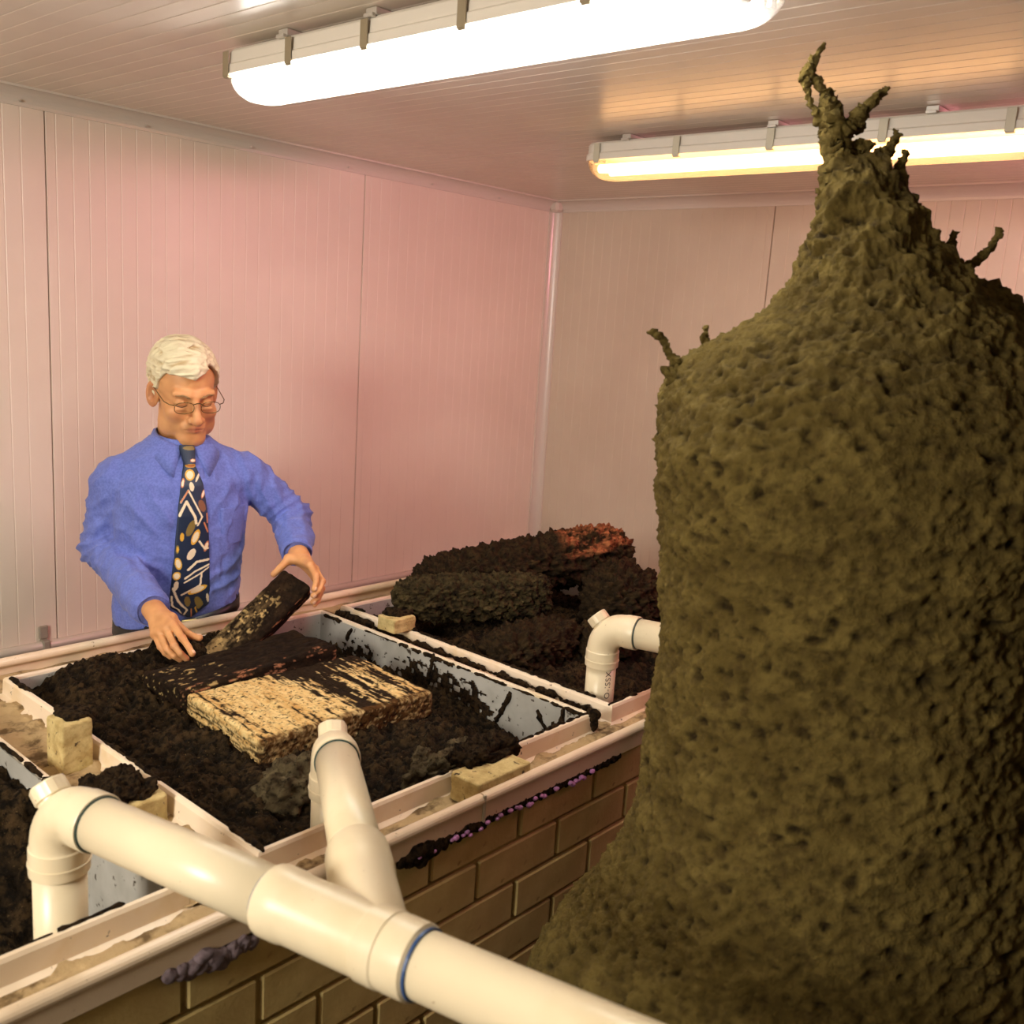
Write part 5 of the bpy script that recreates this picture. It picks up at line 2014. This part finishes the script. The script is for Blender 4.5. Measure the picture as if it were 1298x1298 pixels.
LINES = [  # polylines with half width
    ([(138, 465), (178, 380), (228, 480), (236, 520)], 8, T_CREAM), ([(145, 385), (190, 310), (232, 400), (270, 480), (245, 535)], 5, T_CREAM), ([(145, 385), (190, 310)], 4, T_ORNG),
    ([(285, 520), (312, 580)], 5, T_ORNG), ([(300, 460), (306, 520)], 4, T_ORNG), ([(260, 640), (295, 690), (318, 690)], 6, T_CREAM), ([(200, 825), (250, 775), (330, 765)], 8, T_CREAM),
    ([(185, 882), (240, 840), (330, 800)], 6, T_CREAM), ([(182, 910), (270, 860), (328, 820)], 5, T_CREAM), ([(170, 992), (280, 935), (285, 850)], 6, T_CREAM), ([(118, 945), (150, 1030), (204, 1100), (172, 1140)], 7, T_CREAM),
    ([(112, 1000), (118, 1060), (160, 1120)], 6, T_CREAM), ([(236, 1095), (244, 1160)], 5, T_ORNG), ([(265, 1085), (290, 1130)], 5, T_GOLD), ([(270, 1175), (340, 1185)], 5, T_CREAM),
]


def tie_col(u, z):
    t = (TZ0 - z) / (TZ0 - TZ1)
    Yp = 45 + t * (1150 - 45)
    hwp = np.interp(Yp, [45, 90, 150, 250, 400, 600, 800, 1000, 1090, 1150], [30, 30, 27, 62, 82, 100, 112, 120, 122, 20])
    cxp = np.interp(Yp, [45, 150, 400, 800, 1150], [222, 212, 217, 222, 228])
    Xp = cxp + (u * 2 - 1) * hwp
    c = np.tile(T_NAVY, (len(u), 1))
    for x, y, rx, ry, a, co, ci in SHAPES:
        dx, dy = Xp - x, Yp - y
        p = dx * math.cos(a) + dy * math.sin(a)
        q = -dx * math.sin(a) + dy * math.cos(a)
        r = (p / rx) ** 2 + (q / ry) ** 2
        c[r < 1] = co
        c[r < 0.5] = ci
    for pts, w, co in LINES:
        for (x0, y0), (x1, y1) in zip(pts, pts[1:]):
            d = np.array([x1 - x0, y1 - y0], float)
            tt = np.clip(((Xp - x0) * d[0] + (Yp - y0) * d[1]) / (d @ d), 0, 1)
            m = np.hypot(Xp - x0 - tt * d[0], Yp - y0 - tt * d[1]) < w
            c[m] = co
    return c


patch('tie', tie_edges, TZ1, TZ0 - 0.042, 0.0085, M_TIE, 0.0035, 61, 340, colfn=tie_col)
patch('tie_knot', lambda z: tuple(np.array([0.011, 0.011]) + np.array([-1, 1]) * np.interp(z, [1.432, 1.470, 1.480], [0.0150, 0.0205, 0.0185])), 1.432, 1.480, 0.013, M_TIE, 0.008, 21, 40, colfn=tie_col)

# --- hair
def hairline(az):
    return np.interp(az, np.radians([-180, -110, -97, -86, -76, -64, -48, -25, 0, 14, 24, 34, 50, 62, 72, 80, 88, 98, 110, 180]),
                     [-0.075, -0.060, -0.010, -0.034, -0.024, 0.036, 0.066, 0.064, 0.062, 0.072, 0.084, 0.088, 0.070, 0.040, 0.000, -0.015, -0.012, -0.010, -0.060, -0.075])


def sd_hair(P):
    az = np.arctan2(P[..., 0], -(P[..., 1] - 0.01))
    z = P[..., 2]
    d = s_ell(P, (0, 0.016, 0.036), (0.0765, 0.095, 0.086))
    d = np.minimum(d, sd_skull(P))
    hl = hairline(az)
    lift = np.clip((z - hl) / 0.03, 0, 1)
    # sweep: strands run from the parting on his left across the brow
    q = np.stack([P[..., 0] * 16 + P[..., 2] * 9, P[..., 1] * 62 + P[..., 0] * 26, P[..., 2] * 66 - P[..., 0] * 20], -1)
    n = fbm(q, 1.0, 2, 0.5, 451, True)
    top = np.clip((z - 0.02) / 0.08, 0, 1)
    th = 0.0055 + 0.0085 * top * np.clip(lift + 0.25, 0, 1) + 0.0052 * n + 0.004 * fbm(P, 34, 2, 0.5, 453)
    frontal = np.exp(-(az / 0.75) ** 2) * np.exp(-((z - 0.080) / 0.022) ** 2)
    th = th + 0.006 * frontal
    n2 = fbm(P * np.array([60, 60, 14]), 1, 2, 0.5, 457) * 0.006
    d = d - th
    return smax(d, (hl + n2 - z), 0.004)


av, af = surface_nets(chunked(sd_hair), (-0.10, -0.125, -0.085), (0.10, 0.135, 0.150), 0.0021)
av = relax(av, af, 1, 0.3)
q = np.stack([av[:, 0] * 16 + av[:, 2] * 9, av[:, 1] * 62 + av[:, 0] * 26, av[:, 2] * 66 - av[:, 0] * 20], -1)
n1 = fbm(q, 1.0, 2, 0.5, 451, True)
n2 = fbm(q * np.array([1.2, 2.6, 2.6]), 1.0, 2, 0.5, 459)
hcol = mixc(np.array(rgb(226, 216, 182)), np.array(rgb(170, 142, 92)), np.clip(0.30 - n1 * 0.95 + 0.6 * n2, 0, 1))
temple = np.clip((av[:, 0] - 0.055) / 0.02, 0, 1) * np.clip((0.07 - av[:, 2]) / 0.04, 0, 1)
hcol = mixc(hcol, np.array(rgb(150, 128, 92)), temple * 0.3)
obj('hair', head_to_world(av), af, M_HAIR, man, True, col=hcol)

# --- brows, lashes, spectacles
def face_y(x, z):
    return front_y(np.asarray(x), np.asarray(z), sd_head, -0.14, 0.0, 281)


for s in (-1, 1):
    xs = s * np.linspace(0.015, 0.050, 9)
    zs = 0.0165 + 0.006 * np.sin(np.linspace(0.2, 2.4, 9)) - 0.002
    ys = face_y(xs, zs) - 0.0008
    v, f = mud_rope(np.stack([xs, ys, zs], 1), [0.0024, 0.0034, 0.0034, 0.003, 0.0028, 0.0026, 0.0022, 0.0018, 0.001], 470 + s, 8, 0.0018, 0.3)
    obj('eyebrow', head_to_world(v), f, M_BROW, man, True)
    xs = s * np.linspace(0.0185, 0.0475, 11)
    zs = -0.0085 - 0.0030 * np.sin(np.linspace(0, np.pi, 11))
    ys = face_y(xs, zs) - 0.0003
    v, f = tube(np.stack([xs, ys, zs], 1), 0.0011, 6)
    obj('eyelash', head_to_world(v), f, M_LASH, man, True)

gl = obj('glasses', head_to_world(tube([(-0.010, -0.112, 0.0045), (-0.004, -0.1165, 0.009), (0.004, -0.1165, 0.009), (0.010, -0.112, 0.0045)], 0.0013, 8)[0]),
         tube([(-0.010, -0.112, 0.0045), (-0.004, -0.1165, 0.009), (0.004, -0.1165, 0.009), (0.010, -0.112, 0.0045)], 0.0013, 8)[1], M_WIRE, man, True)
for s in (-1, 1):
    t = np.linspace(0, 2 * np.pi, 41)
    cx_, cz_ = s * 0.0335, -0.0045
    ex = 0.0245 * np.sign(np.cos(t)) * np.abs(np.cos(t)) ** 0.8
    ez = 0.0150 * np.sign(np.sin(t)) * np.abs(np.sin(t)) ** 0.75
    yy = -0.1125 + 0.09 * (np.abs(cx_ + ex) - 0.012) ** 1.0 * 0.22
    P_ = np.stack([cx_ + ex, yy, cz_ + ez], 1)
    v, f = tube(P_, 0.0009, 7, False)
    obj('lens_rim', head_to_world(v), f, M_WIRE, gl, True)
    c_ = np.array([[cx_, yy.mean(), cz_]])
    v = np.concatenate([P_[:-1], P_[:-1] + np.array([0, 0.0012, 0])])
    f = [tuple(range(40)), tuple(range(79, 39, -1))] + [(i, i + 40, (i + 1) % 40 + 40, (i + 1) % 40) for i in range(40)]
    obj('lens', head_to_world(v), f, M_LENS, gl)
    v, f = tube([(s * 0.0575, -0.1075, 0.002), (s * 0.068, -0.103, 0.003), (s * 0.077, -0.085, 0.005), (s * 0.080, -0.03, 0.012), (s * 0.081, 0.010, 0.016), (s * 0.082, 0.030, 0.004)], 0.0012, 7)
    obj('temple', head_to_world(v), f, M_WIRE, gl, True)
    v, f = turned((s * 0.0095, -0.1055, -0.004), (s * 0.8, 0.5, 0), [(-0.0015, 0.003), (0.0, 0.0042), (0.0015, 0.003)], 10)
    obj('nose_pad', head_to_world(v), f, M_LENS, gl, True)

# fingernails
def nail(tip, prev, up_, w, l):
    tip, prev = np.asarray(tip, float), np.asarray(prev, float)
    d = nrm(tip - prev)
    up_ = nrm(np.asarray(up_) - d * (np.asarray(up_) @ d))
    sd_ = np.cross(d, up_)
    V, F, _ = rock(tip + up_ * w * 0.92 - d * l * 0.1, np.array([up_, d, sd_]), (0.0012, l * 0.5, w * 0.62), 1, 0.8, 16, 9, 0, 1, 1, 1)
    return to_world(V), [tuple(q) for q in F]


for ch, ups, sel in ((R_CH, (0.45, -0.45, 0.75), ('idx', 'thb')), (L_CH, (0.35, -0.95, 0.1), ('idx', 'mid', 'rng'))):
    for k in sel:
        r_ = FR[k][2]
        v, f = nail(ch[k][-1], ch[k][-2], ups, r_, 0.011)
        obj('fingernail', v, f, M_NAIL, man, True)
